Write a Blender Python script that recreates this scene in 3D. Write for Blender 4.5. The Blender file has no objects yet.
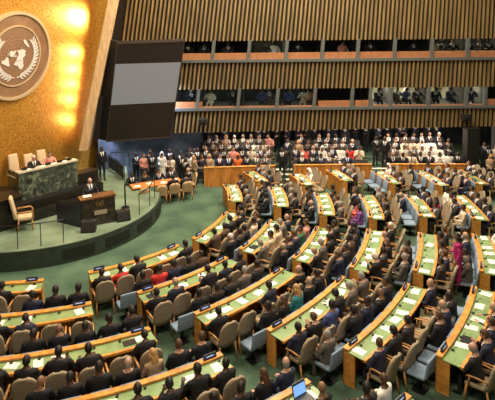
import bpy, bmesh, math, random
from mathutils import Vector, Matrix, noise

random.seed(11)
R = math.radians
PI = math.pi
scene = bpy.context.scene
col = scene.collection

# ------------------------------------------------------------------ camera
CAM_H = 8.4
F_PX, PITCH, ROLL = 540.0, R(5.0), 0.01
PY = 12 + F_PX * math.tan(PITCH)              # image row of the optical axis
cam_d = bpy.data.cameras.new('camera')
cam = bpy.data.objects.new('camera', cam_d)
col.objects.link(cam)
cam.location = (0, 0, CAM_H)
cam.rotation_euler = (Matrix.Rotation(PI / 2 - PITCH, 3, 'X') @ Matrix.Rotation(-ROLL, 3, 'Z')).to_euler()
cam_d.sensor_width = 36.0
cam_d.lens = F_PX / 495 * 36.0
cam_d.shift_y = -(200 - PY) / 495
cam_d.clip_end = 200
scene.camera = cam


def proj(p):
    """Where a point falls in the 495 x 400 frame: used only to leave out seats that lie outside the view."""
    x, y, z = p[0], p[1], p[2] - CAM_H
    zc = y * math.cos(PITCH) - z * math.sin(PITCH)
    v = -(y * math.sin(PITCH) + z * math.cos(PITCH)) / zc
    return 247.5 + F_PX * x / zc, PY + F_PX * v


# ------------------------------------------------------------------ world, lights, exposure
w = bpy.data.worlds.new('hall_ambient')
scene.world = w
w.use_nodes = True
w.node_tree.nodes['Background'].inputs[0].default_value = (1.0, 0.86, 0.68, 1)
w.node_tree.nodes['Background'].inputs[1].default_value = 0.065
scene.view_settings.view_transform = 'Standard'
scene.view_settings.look = 'None'
scene.view_settings.gamma = 1
scene.view_settings.use_curve_mapping = False
scene.view_settings.exposure = -0.06


def area(name, loc, target, sx, sy, power, colour, spread=180):
    d = bpy.data.lights.new(name, 'AREA')
    d.shape = 'RECTANGLE'
    d.size, d.size_y = sx, sy
    d.energy = power
    d.color = colour
    d.spread = R(spread)
    o = bpy.data.objects.new(name, d)
    col.objects.link(o)
    o.location = loc
    o.rotation_euler = (Vector(target) - Vector(loc)).to_track_quat('-Z', 'Y').to_euler()
    return o


def spot(name, loc, target, power, colour, angle, blend=0.6, radius=0.15):
    d = bpy.data.lights.new(name, 'SPOT')
    d.energy = power
    d.color = colour
    d.spot_size = R(angle)
    d.spot_blend = blend
    d.shadow_soft_size = radius
    o = bpy.data.objects.new(name, d)
    col.objects.link(o)
    o.location = loc
    o.rotation_euler = (Vector(target) - Vector(loc)).to_track_quat('-Z', 'Y').to_euler()
    return o


WARM = (1.0, 0.84, 0.62)
area('ceiling_light', (1.0, 21.0, 16.5), (1.0, 19.0, 0), 5, 5, 2200, WARM)
area('ceiling_light', (7.0, 19.0, 16.5), (6.0, 18.0, 0), 4, 4, 1500, WARM)
area('ceiling_light', (-4.0, 14.0, 16.5), (-4.0, 14.0, 0), 4, 4, 1300, WARM)
area('ceiling_light', (1.5, 25.0, 15.0), (1.0, 14.0, 0.8), 9, 2.5, 1700, WARM)
area('ceiling_light', (0.0, 3.0, 15.0), (2.0, 16.0, 0.5), 5, 3, 1500, WARM)
area('gallery_light', (4.0, 21.5, 11.0), (4.0, 26.6, 4.0), 9, 1, 85, (1.0, 0.80, 0.55))
spot('stage_light', (-5.2, 17.0, 14.0), (-7.2, 19.9, 0.65), 1500, (1.0, 0.88, 0.70), 38, 0.7, 0.4)
spot('stage_light', (-3.0, 13.0, 14.0), (-6.2, 19.8, 1.6), 900, (1.0, 0.88, 0.70), 14, 0.6, 0.3)
# lamps hidden behind the wooden fin wash the gold wall
GU, GN, GW = Vector((0.423, 0.906, 0)), Vector((0.906, -0.423, 0)), Vector((0.122, -0.057, 0.991))
GB = Vector((-8.3, 25.6, 1.3))
for bb, pw in ((7.0, 330), (6.75, 200), (5.25, 150), (4.45, 110), (3.75, 90), (3.0, 80), (2.05, 70)):
    p = GB + GU * (-0.15 - .30 * (7 - bb) / 5) + GW * bb + GN * 0.46
    spot('gold_wall_washer', p, p - GN * 0.46 - GU * 0.30, pw, (1.0, 0.86, 0.58), 150, 0.9, 0.10)
spot('gold_wall_light', (-2.5, 15.5, 12.5), (-9.6, 21.4, 7.6), 2600, (1.0, 0.78, 0.46), 40, 1.0, 0.5)
spot('table_fill', (-1.5, 19.0, 13.5), (-4.0, 25.0, 1.0), 1100, (1.0, 0.90, 0.74), 22, 0.7, 0.3)  # added spot that lifts the faces around the long table
area('blue_wall_light', (-5.2, 26.2, 4.6), (-5.0, 28.2, 1.2), 3.0, 0.3, 420, (0.66, 0.76, 1.0))

# ------------------------------------------------------------------ materials
MATS = {}


def mat(name, c, rough=0.6, metal=0.0, var=0.0, vscale=8.0, c2=None, bump=0.0, bscale=40.0, stretch=None, spec=0.5, emit=None, estr=0.0):
    if name in MATS:
        return MATS[name]
    m = bpy.data.materials.new(name)
    m.use_nodes = True
    nt = m.node_tree
    b = nt.nodes['Principled BSDF']
    b.inputs['Base Color'].default_value = (*c, 1)
    b.inputs['Roughness'].default_value = rough
    b.inputs['Metallic'].default_value = metal
    b.inputs['Specular IOR Level'].default_value = spec
    if emit:
        b.inputs['Emission Color'].default_value = (*emit, 1)
        b.inputs['Emission Strength'].default_value = estr
    tc = None
    if var > 0 or c2 or bump > 0:
        tc = nt.nodes.new('ShaderNodeTexCoord')
        mp = nt.nodes.new('ShaderNodeMapping')
        nt.links.new(tc.outputs['Object'], mp.inputs['Vector'])
        if stretch:
            mp.inputs['Scale'].default_value = stretch
    if var > 0 or c2:
        n = nt.nodes.new('ShaderNodeTexNoise')
        n.inputs['Scale'].default_value = vscale
        n.inputs['Detail'].default_value = 4
        nt.links.new(mp.outputs[0], n.inputs['Vector'])
        r = nt.nodes.new('ShaderNodeValToRGB')
        e = r.color_ramp.elements
        e[0].position, e[1].position = 0.36, 0.64
        lo = c2 if c2 else tuple(x * (1 - var) for x in c)
        hi = c if c2 else tuple(min(1, x * (1 + var)) for x in c)
        e[0].color = (*lo, 1)
        e[1].color = (*hi, 1)
        nt.links.new(n.outputs['Fac'], r.inputs[0])
        nt.links.new(r.outputs[0], b.inputs['Base Color'])
    if bump > 0:
        n2 = nt.nodes.new('ShaderNodeTexNoise')
        n2.inputs['Scale'].default_value = bscale
        nt.links.new(mp.outputs[0], n2.inputs['Vector'])
        bp = nt.nodes.new('ShaderNodeBump')
        bp.inputs['Strength'].default_value = bump
        bp.inputs['Distance'].default_value = 0.02
        nt.links.new(n2.outputs['Fac'], bp.inputs['Height'])
        nt.links.new(bp.outputs[0], b.inputs['Normal'])
    MATS[name] = m
    return m


M_carpet = mat('green_carpet', (0.098, 0.160, 0.104), 0.95, var=0.3, vscale=0.9, c2=(0.054, 0.098, 0.066), bump=0.25, bscale=60, spec=0.15)
M_stage = mat('stage_carpet', (0.165, 0.222, 0.150), 0.95, var=0.2, vscale=1.2, spec=0.15)
M_stageface = mat('stage_edge', (0.030, 0.048, 0.034), 0.8, var=0.2, vscale=4)
M_vent = mat('stage_grille', (0.010, 0.014, 0.012), 0.7)
M_oak = mat('honey_wood', (0.64, 0.28, 0.055), 0.42, var=0.25, vscale=6, stretch=(1, 1, 5), bump=0.05)
M_oakd = mat('amber_wood_panel', (0.50, 0.20, 0.038), 0.45, var=0.28, vscale=3, stretch=(3, 3, 0.5))
M_leather = mat('green_desk_leather', (0.225, 0.33, 0.145), 0.32, var=0.16, vscale=3)
M_dark = mat('black_plastic', (0.012, 0.012, 0.014), 0.4)
M_taupe = mat('taupe_upholstery', (0.31, 0.245, 0.16), 0.85, var=0.14, vscale=25, bump=0.1)
M_beige = mat('cream_upholstery', (0.60, 0.45, 0.28), 0.8, var=0.1, vscale=20)
M_chwood = mat('chair_wood', (0.50, 0.24, 0.07), 0.4, var=0.2, vscale=10)
M_blue = mat('blue_grey_upholstery', (0.22, 0.30, 0.40), 0.8, var=0.12, vscale=25, bump=0.1)
M_steel = mat('dark_steel', (0.03, 0.032, 0.036), 0.35, metal=0.7)
M_paper = mat('white_paper', (0.82, 0.80, 0.74), 0.7)
M_plate = mat('nameplate_blue', (0.02, 0.06, 0.26), 0.4, emit=(0.05, 0.12, 0.5), estr=0.15)
M_platelet = mat('nameplate_letters', (0.8, 0.85, 0.95), 0.5, emit=(0.7, 0.8, 1.0), estr=0.3)
M_screen_l = mat('laptop_screen', (0.1, 0.25, 0.6), 0.3, emit=(0.25, 0.5, 1.0), estr=0.9)
M_grey_scr = mat('projection_screen_grey', (0.10, 0.10, 0.10), 0.9, emit=(0.2, 0.2, 0.2), estr=0.8)
M_black = mat('matt_black', (0.010, 0.009, 0.009), 0.6)
M_housing = mat('screen_housing', (0.020, 0.014, 0.013), 0.5)
M_plinth = mat('dark_plinth', (0.012, 0.010, 0.009), 0.35, var=0.3, vscale=3)
M_brass = mat('brass', (0.62, 0.40, 0.12), 0.35, metal=0.8)
M_slat = mat('slat_wood', (0.225, 0.150, 0.058), 0.5, var=0.3, vscale=2.0, stretch=(4, 4, 0.3))
M_slatback = mat('slat_backing', (0.018, 0.012, 0.007), 0.9)
M_ledge = mat('grey_ledge', (0.10, 0.11, 0.108), 0.6, var=0.1, vscale=6)
M_sill = mat('copper_orange_panel', (0.36, 0.155, 0.068), 0.5, var=0.12, vscale=5)
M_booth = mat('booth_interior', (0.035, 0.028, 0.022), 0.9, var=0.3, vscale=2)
M_boothlit = mat('booth_lit_wall', (0.42, 0.38, 0.28), 0.8, var=0.15, vscale=1.5)  # pale version of the booth interior, brightness of the lit bays put into colour
M_fin = mat('fin_pale_wood', (0.90, 0.60, 0.33), 0.5, var=0.15, vscale=3, stretch=(3, 3, 0.4))
M_bluewall = mat('blue_grey_wall', (0.15, 0.20, 0.31), 0.7, var=0.35, vscale=1.6)
M_speaker = mat('speaker_black', (0.018, 0.014, 0.013), 0.6)
M_step = mat('step_white_nosing', (0.68, 0.74, 0.62), 0.8)


def gold_material():
    m = bpy.data.materials.new('gold_mosaic')
    m.use_nodes = True
    nt = m.node_tree
    b = nt.nodes['Principled BSDF']
    tc = nt.nodes.new('ShaderNodeTexCoord')
    n1 = nt.nodes.new('ShaderNodeTexNoise')
    n1.inputs['Scale'].default_value = 15.0
    n1.inputs['Detail'].default_value = 8
    n1.inputs['Roughness'].default_value = 0.75
    mp = nt.nodes.new('ShaderNodeMapping')
    mp.inputs['Scale'].default_value = (1.0, 1.0, 0.8)
    nt.links.new(tc.outputs['Object'], mp.inputs[0])
    nt.links.new(mp.outputs[0], n1.inputs['Vector'])
    r = nt.nodes.new('ShaderNodeValToRGB')
    e = r.color_ramp.elements
    e[0].position, e[0].color = 0.34, (0.22, 0.085, 0.006, 1)
    e[1].position, e[1].color = 0.66, (0.84, 0.46, 0.095, 1)
    x = e.new(0.50)
    x.color = (0.58, 0.29, 0.040, 1)
    nt.links.new(n1.outputs['Fac'], r.inputs[0])
    nt.links.new(r.outputs[0], b.inputs['Base Color'])
    b.inputs['Metallic'].default_value = 0.55
    b.inputs['Roughness'].default_value = 0.5
    bp = nt.nodes.new('ShaderNodeBump')
    bp.inputs['Strength'].default_value = 0.35
    bp.inputs['Distance'].default_value = 0.03
    nt.links.new(n1.outputs['Fac'], bp.inputs['Height'])
    nt.links.new(bp.outputs[0], b.inputs['Normal'])
    return m


def marble_material():
    m = bpy.data.materials.new('green_marble')
    m.use_nodes = True
    nt = m.node_tree
    b = nt.nodes['Principled BSDF']
    tc = nt.nodes.new('ShaderNodeTexCoord')
    n1 = nt.nodes.new('ShaderNodeTexNoise')
    n1.inputs['Scale'].default_value = 3.2
    n1.inputs['Detail'].default_value = 10
    n1.inputs['Distortion'].default_value = 1.6
    nt.links.new(tc.outputs['Object'], n1.inputs['Vector'])
    r = nt.nodes.new('ShaderNodeValToRGB')
    e = r.color_ramp.elements
    e[0].position, e[0].color = 0.34, (0.018, 0.026, 0.020, 1)
    e[1].position, e[1].color = 0.76, (0.28, 0.30, 0.22, 1)
    x = e.new(0.52)
    x.color = (0.075, 0.090, 0.068, 1)
    nt.links.new(n1.outputs['Fac'], r.inputs[0])
    nt.links.new(r.outputs[0], b.inputs['Base Color'])
    b.inputs['Roughness'].default_value = 0.3
    return m


def glass_material():
    m = bpy.data.materials.new('booth_glass')
    m.use_nodes = True
    nt = m.node_tree
    out = nt.nodes['Material Output']
    nt.nodes.remove(nt.nodes['Principled BSDF'])
    t = nt.nodes.new('ShaderNodeBsdfTransparent')
    t.inputs[0].default_value = (0.90, 0.94, 0.93, 1)
    g = nt.nodes.new('ShaderNodeBsdfGlossy')
    g.inputs['Roughness'].default_value = 0.03
    f = nt.nodes.new('ShaderNodeFresnel')
    f.inputs['IOR'].default_value = 1.35
    mx = nt.nodes.new('ShaderNodeMixShader')
    nt.links.new(f.outputs[0], mx.inputs[0])
    nt.links.new(t.outputs[0], mx.inputs[1])
    nt.links.new(g.outputs[0], mx.inputs[2])
    nt.links.new(mx.outputs[0], out.inputs[0])
    return m


M_gold, M_marble, M_glass = gold_material(), marble_material(), glass_material()
M_lectern = mat('dark_green_black_marble', (0.055, 0.045, 0.032), 0.3, c2=(0.012, 0.012, 0.010), vscale=7)
M_emb = mat('emblem_bronze', (0.29, 0.165, 0.092), 0.5, metal=0.2, var=0.12, vscale=2)
M_embrim = mat('emblem_pale_rim', (0.56, 0.43, 0.27), 0.45, metal=0.2)
M_embinner = mat('emblem_inner_disc', (0.26, 0.150, 0.090), 0.5, metal=0.2)
M_embmap = mat('emblem_silver_relief', (0.60, 0.58, 0.57), 0.5)
M_embline = mat('emblem_line', (0.36, 0.21, 0.13), 0.5)


# ------------------------------------------------------------------ object helpers
def link(name, me, parent=None, loc=None):
    o = bpy.data.objects.new(name, me)
    col.objects.link(o)
    if parent:
        o.parent = parent
    if loc:
        o.location = loc
    return o


def mesh_of(bm, name, mats, smooth=False):
    me = bpy.data.meshes.new(name)
    bmesh.ops.recalc_face_normals(bm, faces=bm.faces[:])
    bm.to_mesh(me)
    bm.free()
    for m in (mats if isinstance(mats, (list, tuple)) else [mats]):
        me.materials.append(m)
    if smooth:
        me.polygons.foreach_set('use_smooth', [True] * len(me.polygons))
    return me


def obj(name, bm, m, parent=None, smooth=False, loc=None):
    return link(name, mesh_of(bm, name, m, smooth), parent, loc)


def tag(o, label=None, cat=None, group=None, kind=None):
    if label:
        o['label'] = label
    if cat:
        o['category'] = cat
    if group:
        o['group'] = group
    if kind:
        o['kind'] = kind
    return o


def struct(name, bm, m, smooth=False):
    return tag(obj(name, bm, m, None, smooth), kind='structure')


def thing(name, label, cat, loc=(0, 0, 0), rz=0.0, group=None):
    o = bpy.data.objects.new(name, None)
    col.objects.link(o)
    o.location = loc
    o.rotation_euler = (0, 0, rz)
    return tag(o, label, cat, group)


def dup(root, loc, rz, label, group=None):
    r = root.copy()
    col.objects.link(r)
    r.location = loc
    r.rotation_euler = (0, 0, rz)
    r['label'] = label
    if group:
        r['group'] = group
    for ch in list(root.children):
        c = ch.copy()
        col.objects.link(c)
        c.parent = r
        for g in ch.children:
            d = g.copy()
            col.objects.link(d)
            d.parent = c
    return r


def add_box(bm, x0, x1, y0, y1, z0, z1, mi=0, mtx=None):
    vs = [bm.verts.new((x, y, z)) for z in (z0, z1) for (x, y) in ((x0, y0), (x1, y0), (x1, y1), (x0, y1))]
    if mtx:
        for v in vs:
            v.co = mtx @ v.co
    fs = []
    for q in ((3, 2, 1, 0), (4, 5, 6, 7), (0, 1, 5, 4), (1, 2, 6, 5), (2, 3, 7, 6), (3, 0, 4, 7)):
        f = bm.faces.new([vs[i] for i in q])
        f.material_index = mi
        fs.append(f)
    return vs


def boxm(*a, bevel=0.0, seg=2):
    bm = bmesh.new()
    add_box(bm, *a)
    if bevel:
        bmesh.ops.bevel(bm, geom=bm.edges[:], offset=bevel, segments=seg, profile=0.5, affect='EDGES')
    return bm


def add_hexa(bm, lo, hi, mi=0):
    """A solid between two quads given corner by corner."""
    a = [bm.verts.new(p) for p in lo]
    b = [bm.verts.new(p) for p in hi]
    n = len(a)
    for f in [list(reversed(a)), b] + [[a[i], a[(i + 1) % n], b[(i + 1) % n], b[i]] for i in range(n)]:
        bm.faces.new(f).material_index = mi


def add_prism(bm, pts, z0, z1, mi=0):
    add_hexa(bm, [(x, y, z0) for x, y in pts], [(x, y, z1) for x, y in pts], mi)


def add_arc(bm, r0, r1, z0, z1, a0, a1, n=14, off=(0, 0), mi=0):
    """A curved bar: the piece of a ring between two radii, two heights and two angles (degrees)."""
    rings = []
    for i in range(n + 1):
        a = R(a0 + (a1 - a0) * i / n)
        c, s = math.cos(a), math.sin(a)
        rings.append([bm.verts.new((r * c - off[0], r * s - off[1], z)) for r, z in ((r0, z0), (r1, z0), (r1, z1), (r0, z1))])
    for A, B in zip(rings, rings[1:]):
        for k in range(4):
            bm.faces.new([A[k], A[(k + 1) % 4], B[(k + 1) % 4], B[k]]).material_index = mi
    bm.faces.new(rings[0]).material_index = mi
    bm.faces.new(list(reversed(rings[-1]))).material_index = mi


def frame_of(d):
    d = d.normalized()
    up = Vector((0, 0, 1)) if abs(d.z) < 0.9 else Vector((0, 1, 0))
    s = d.cross(up).normalized()
    return s, s.cross(d).normalized()


def add_tube(bm, pts, rad, n=8, mi=0, flat=1.0, side=None):
    """A round bar through points with a radius at each; flat < 1 squashes it across."""
    P = [Vector(p) for p in pts]
    if not isinstance(rad, (list, tuple)):
        rad = [rad] * len(P)
    rings = []
    for i, p in enumerate(P):
        d = (P[min(i + 1, len(P) - 1)] - P[max(i - 1, 0)])
        s, u = frame_of(d)
        if side is not None:
            s = (Vector(side) - d.normalized() * Vector(side).dot(d.normalized())).normalized()
            u = s.cross(d.normalized())
        rings.append([bm.verts.new(p + (s * math.cos(2 * PI * k / n) + u * math.sin(2 * PI * k / n) * flat) * rad[i]) for k in range(n)])
    for A, B in zip(rings, rings[1:]):
        for k in range(n):
            bm.faces.new([A[k], A[(k + 1) % n], B[(k + 1) % n], B[k]]).material_index = mi
    bm.faces.new(list(reversed(rings[0]))).material_index = mi
    bm.faces.new(rings[-1]).material_index = mi


def add_ball(bm, c, rx, ry, rz, nu=10, nv=7, mi=0, mtx=None):
    c = Vector(c)
    top, bot = Vector((0, 0, rz)), Vector((0, 0, -rz))
    tr = (lambda p: c + (mtx @ p if mtx else p))
    vt, vb = bm.verts.new(tr(top)), bm.verts.new(tr(bot))
    rows = []
    for j in range(1, nv):
        t = PI * j / nv
        rows.append([bm.verts.new(tr(Vector((rx * math.sin(t) * math.cos(2 * PI * i / nu), ry * math.sin(t) * math.sin(2 * PI * i / nu), rz * math.cos(t))))) for i in range(nu)])
    for i in range(nu):
        k = (i + 1) % nu
        bm.faces.new([vt, rows[0][i], rows[0][k]]).material_index = mi
        bm.faces.new([vb, rows[-1][k], rows[-1][i]]).material_index = mi
        for A, B in zip(rows, rows[1:]):
            bm.faces.new([A[i], B[i], B[k], A[k]]).material_index = mi


ORD = 'zeroth first second third fourth fifth sixth seventh eighth ninth tenth eleventh twelfth'.split()

# ------------------------------------------------------------------ floor and stage
CX, CY = -7.368, 21.262            # centre of the rings of desks
STAGE = 0.65
bm = bmesh.new()
add_box(bm, -14, 16, 8.0, 31.5, -0.2, 0.0)
struct('floor', bm, M_carpet)

SX, SY, SR = -8.55, 21.80, 4.78
pts = [(SX + SR * math.cos(R(a)), SY + SR * math.sin(R(a))) for a in range(-120, 13, 4)]
rim = [(SX + (SR + 0.05) * math.cos(R(a)), SY + (SR + 0.05) * math.sin(R(a))) for a in range(-120, 13, 4)]
back = [(-5.35, 23.55), (-6.2, 26.9), (-7.4, 27.0), (-13.0, 21.0), (-13.0, 17.5)]
bm = bmesh.new()
add_prism(bm, pts + back, 0.0, STAGE)
struct('floor_stage', bm, M_stage)
bm = bmesh.new()                   # the dark curved face of the stage with its grilles
for (a0, a1) in ((-120, 12.2),):
    add_arc(bm, SR, SR + 0.06, 0.0, STAGE + 0.005, a0, a1, 44, (-SX, -SY))
struct('trim_1', bm, M_stageface)
bm = bmesh.new()
for a0 in (-62, -44, -26, -8):
    add_arc(bm, SR + 0.05, SR + 0.075, 0.16, 0.50, a0, a0 + 13, 8, (-SX, -SY))
struct('trim_2', bm, M_vent)


# ------------------------------------------------------------------ the gold wall, its emblem, the wooden fin, blue wall
U = Vector((0.423, 0.906, 0))
N = Vector((0.906, -0.423, 0))
W = Vector((0.122, -0.057, 0.991))
G0 = Vector((-8.3, 25.6, 1.3))


def gp(a, b, d=0.0):
    """A point of the gold wall: a along it, b up it, d out of it."""
    return G0 + U * a + W * b + N * d


bm = bmesh.new()
add_hexa(bm, [gp(-9, -0.8, -.3), gp(1.45, -0.8, -.3), gp(1.45, -0.8), gp(-9, -0.8)], [gp(-9, 12, -.3), gp(1.45, 12, -.3), gp(1.45, 12), gp(-9, 12)])
struct('wall_gold', bm, M_gold)

NRM = U.cross(W).normalized()


def emblem(name, label, cat, centre, u, wv, nrm, rad, full=True, parent=None):
    """Round relief: a polar map of the world inside two olive branches."""
    root = parent or thing(name, label, cat, centre)
    base = Vector((0, 0, 0)) if not parent else centre - parent.location

    def P(x, y, d):
        return base + u * (x * rad) + wv * (y * rad) + nrm * (d * rad)

    def disc(r0, r1, d0, d1, n=64):
        b = bmesh.new()
        rr = []
        for i in range(n):
            a = 2 * PI * i / n
            c, s = math.cos(a), math.sin(a)
            rr.append([b.verts.new(P(r * c, r * s, d)) for r, d in ((r0, d0), (r1, d0), (r1, d1), (r0, d1))])
        for i in range(n):
            A, B = rr[i], rr[(i + 1) % n]
            for k in range(4):
                b.faces.new([A[k], B[k], B[(k + 1) % 4], A[(k + 1) % 4]])
        return b

    if not full:
        root = obj('emblem', disc(0.02, 1.0, 0.0, 0.02, 32), M_lectern, parent)

    def flat(b, poly, d0, d1):
        add_hexa(b, [P(x, y, d0) for x, y in poly], [P(x, y, d1) for x, y in poly])

    if full:
        obj('disc', disc(0.02, 0.95, 0.0, 0.05), M_emb, root)
        obj('rim', disc(0.935, 1.0, 0.0, 0.085), M_embrim, root)
        obj('inner_disc', disc(0.0, 0.665, 0.05, 0.06), M_embinner, root)
        obj('inner_ring', disc(0.662, 0.69, 0.05, 0.075), M_embrim, root)
    k = 0.60 if full else 0.85
    m_map = M_embmap if full else M_brass
    d0, d1 = (0.058, 0.075) if full else (0.0, 0.03)
    if full:
        b = bmesh.new()                              # circles of latitude and meridians
        for r in (0.14, 0.28, 0.42, 0.56, 0.69):
            rr = r * k
            n = 48
            for i in range(n):
                a, a2 = 2 * PI * i / n, 2 * PI * (i + 1) / n
                flat(b, [(rr * math.cos(a), rr * math.sin(a) + .04), ((rr + .008) * math.cos(a), (rr + .008) * math.sin(a) + .04), ((rr + .008) * math.cos(a2), (rr + .008) * math.sin(a2) + .04), (rr * math.cos(a2), rr * math.sin(a2) + .04)], d0, d0 + .008)
        for i in range(8):
            a = PI * i / 4
            c, s = math.cos(a), math.sin(a)
            flat(b, [(0.08 * k * c - .004 * s, 0.08 * k * s + .004 * c + .04), (0.69 * k * c - .004 * s, .69 * k * s + .004 * c + .04), (.69 * k * c + .004 * s, .69 * k * s - .004 * c + .04), (.08 * k * c + .004 * s, .08 * k * s - .004 * c + .04)], d0, d0 + .008)
        obj('map_grid', b, M_embline, root)
    land = [
        [(-165, 65), (-130, 70), (-95, 70), (-80, 62), (-60, 52), (-75, 40), (-82, 27), (-97, 25), (-105, 20), (-83, 9), (-95, 14), (-110, 24), (-122, 38), (-130, 55), (-155, 58)],
        [(-78, 9), (-62, 10), (-50, 0), (-36, -7), (-42, -22), (-58, -36), (-68, -54), (-73, -40), (-71, -18), (-80, -4)],
        [(-16, 14), (-8, 32), (10, 36), (32, 31), (43, 12), (51, 11), (40, -5), (38, -20), (28, -33), (18, -34), (12, -14), (9, 4), (-6, 5)],
        [(-9, 38), (-3, 44), (2, 51), (12, 56), (8, 62), (25, 71), (60, 70), (100, 76), (140, 72), (178, 67), (160, 58), (140, 55), (128, 38), (120, 24), (108, 12), (103, 4), (96, 18), (80, 9), (72, 20), (60, 26), (50, 14), (42, 16), (36, 34), (27, 38), (15, 40)],
        [(114, -22), (130, -13), (142, -12), (152, -26), (146, -38), (130, -32), (116, -34)],
        [(-55, 62), (-20, 72), (-25, 82), (-60, 80)],
    ]
    b = bmesh.new()
    for poly in land:
        q = []
        for lon, lat in poly:
            rho = (90 - lat) / 150 * k * 0.76
            q.append((rho * math.sin(R(lon)), -rho * math.cos(R(lon)) + .04))
        flat(b, q, d0, d1)
    obj('world_map', b, m_map, root)
    for sgn in (-1, 1):                              # olive branches
        b = bmesh.new()
        stem = []
        for i in range(15):
            a = R(-90 + sgn * (4 + 120 * i / 14))
            r = k * 0.90
            stem.append((r * math.cos(a), r * math.sin(a) * 0.95 + .02))
        for (x0, y0), (x1, y1) in zip(stem, stem[1:]):
            dx, dy = x1 - x0, y1 - y0
            L = math.hypot(dx, dy)
            nx, ny = -dy / L * .010, dx / L * .010
            flat(b, [(x0 - nx, y0 - ny), (x1 - nx, y1 - ny), (x1 + nx, y1 + ny), (x0 + nx, y0 + ny)], d0, d1)
        for i in range(1, 15):
            x, y = stem[i]
            tx, ty = stem[i][0] - stem[i - 1][0], stem[i][1] - stem[i - 1][1]
            L = math.hypot(tx, ty)
            tx, ty = tx / L, ty / L
            for sd in (-1, 1):
                ca, sa = math.cos(R(38)), math.sin(R(38)) * sd
                lx, ly = tx * ca - ty * sa, tx * sa + ty * ca
                px, py = -ly, lx
                ll = 0.135 * k / 0.6
                flat(b, [(x, y), (x + lx * ll * .45 + px * .022, y + ly * ll * .45 + py * .022), (x + lx * ll, y + ly * ll), (x + lx * ll * .45 - px * .022, y + ly * ll * .45 - py * .022)], d0, d1)
        obj('olive_branch', b, m_map, root)
    return root


emblem('wall_emblem', 'huge round bronze emblem with world map and olive branches on gold wall', 'emblem', gp(-4.065, 5.496, 0.0), U, W, NRM, 1.80)

# pale wooden fin at the end of the gold wall
bm = bmesh.new()
add_hexa(bm, [(-7.80, 24.35, 2.12), (-7.42, 24.45, 2.12), (-7.62, 25.7, 2.12), (-7.90, 25.7, 2.12)],
         [(-5.50, 23.35, 11.0), (-5.08, 23.45, 11.0), (-5.4, 24.9, 11.0), (-5.8, 24.9, 11.0)])
struct('trim_3', bm, M_fin)
bm = bmesh.new()
add_hexa(bm, [(-7.45, 26.35, 0.0), (-1.4, 29.6, 0.0), (-1.5, 29.9, 0.0), (-7.6, 26.7, 0.0)], [(-7.45, 26.35, 3.6), (-1.4, 29.6, 3.6), (-1.5, 29.9, 3.6), (-7.6, 26.7, 3.6)])
struct('wall_blue', bm, M_bluewall)

# ------------------------------------------------------------------ gallery facade: slats, booths
FY = 26.6
X_L, X_R = -6.8, 13.4


def lean(x):
    px = 247.5 + F_PX * x / 26.9
    return math.tan(R(max(0.5, min(11, 7.6 - 6.0 * (px - 180) / 300))))


def slat_band(name, z0, z1, xl=X_L, xr=X_R, rise=0.0):
    b = bmesh.new()
    zr = z0 + rise
    add_hexa(b, [(xl - .5, FY + .1, z0), (xr, FY + .1, zr), (xr, FY + .22, zr), (xl - .5, FY + .22, z0)], [(xl - .5, FY + .1, z1), (xr, FY + .1, z1), (xr, FY + .22, z1), (xl - .5, FY + .22, z1)], 1)
    x = xl
    while x < xr:
        k = lean(x)
        zb = z0 + rise * (x - xl) / (xr - xl)
        lo, hi = x + (zb - 3) * k, x + (z1 - 3) * k
        add_hexa(b, [(lo, FY, zb), (lo + .09, FY, zb), (lo + .09, FY + .12, zb), (lo, FY + .12, zb)],
                 [(hi, FY, z1), (hi + .09, FY, z1), (hi + .09, FY + .12, z1), (hi, FY + .12, z1)])
        x += 0.212
    return struct(name, b, [M_slat, M_slatback])


slat_band('wall_back_slats', 2.36, 3.55, rise=.24)
slat_band('wall_back_slats', 4.58, 5.95)
slat_band('wall_back_slats', 6.98, 12.0)
for z0, z1 in ((3.52, 3.66), (5.93, 6.07)):
    bm = bmesh.new()
    add_box(bm, X_L, X_R, FY - 0.10, FY + 0.3, z0, z1)
    struct('trim_4', bm, M_ledge)

UP = [-9.9, -6.4, -4.9, -3.45, -1.75, 0.02, 1.88, 3.66, 5.42, 7.24, 9.08, 10.86, 12.7]        # mullions of the upper booths
LO = [-6.4, -4.0, -2.25, -0.25, 1.65, 3.48, 5.32, 6.22, 7.22, 9.08, 10.94, 11.86, 13.2]        # of the lower ones
LIT = {6: 0, 7: 1, 8: 1, 9: 1, 10: 1}
win_n = 0
for lev, (cuts, zs, zg0, zg1) in enumerate(((LO, 3.64, 3.95, 4.60), (UP, 6.05, 6.38, 7.02))):
    for i in range(len(cuts) - 1):
        xa, xb = cuts[i], cuts[i + 1]
        if xb < -6.5:
            continue
        win_n += 1
        lit = lev == 0 and xa > 5.9 and xb < 12.0
        k = lean(xb)
        b = bmesh.new()                                                      # slanted mullion
        lo, hi = xb + (zs - 6) * k, xb + (zg1 - 6) * k
        add_hexa(b, [(lo - .08, FY - .06, zs), (lo + .08, FY - .06, zs), (lo + .08, FY + .2, zs), (lo - .08, FY + .2, zs)],
                 [(hi - .08, FY - .06, zg1), (hi + .08, FY - .06, zg1), (hi + .08, FY + .2, zg1), (hi - .08, FY + .2, zg1)])
        wroot = struct('window_%d' % win_n, b, M_ledge)
        zsill = zg0
        if lit or (lev == 0 and -2.3 < xa < 3.4):
            zsill = zs + 0.08
        b = bmesh.new()
        add_box(b, xa + .02, xb - .02, FY + .02, FY + .14, zs, zsill)
        obj('sill_panel', b, M_sill, wroot)
        b = bmesh.new()
        add_box(b, xa + .02, xb - .02, FY + .10, FY + .115, zsill, zg1)
        obj('pane', b, M_glass, wroot)
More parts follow.
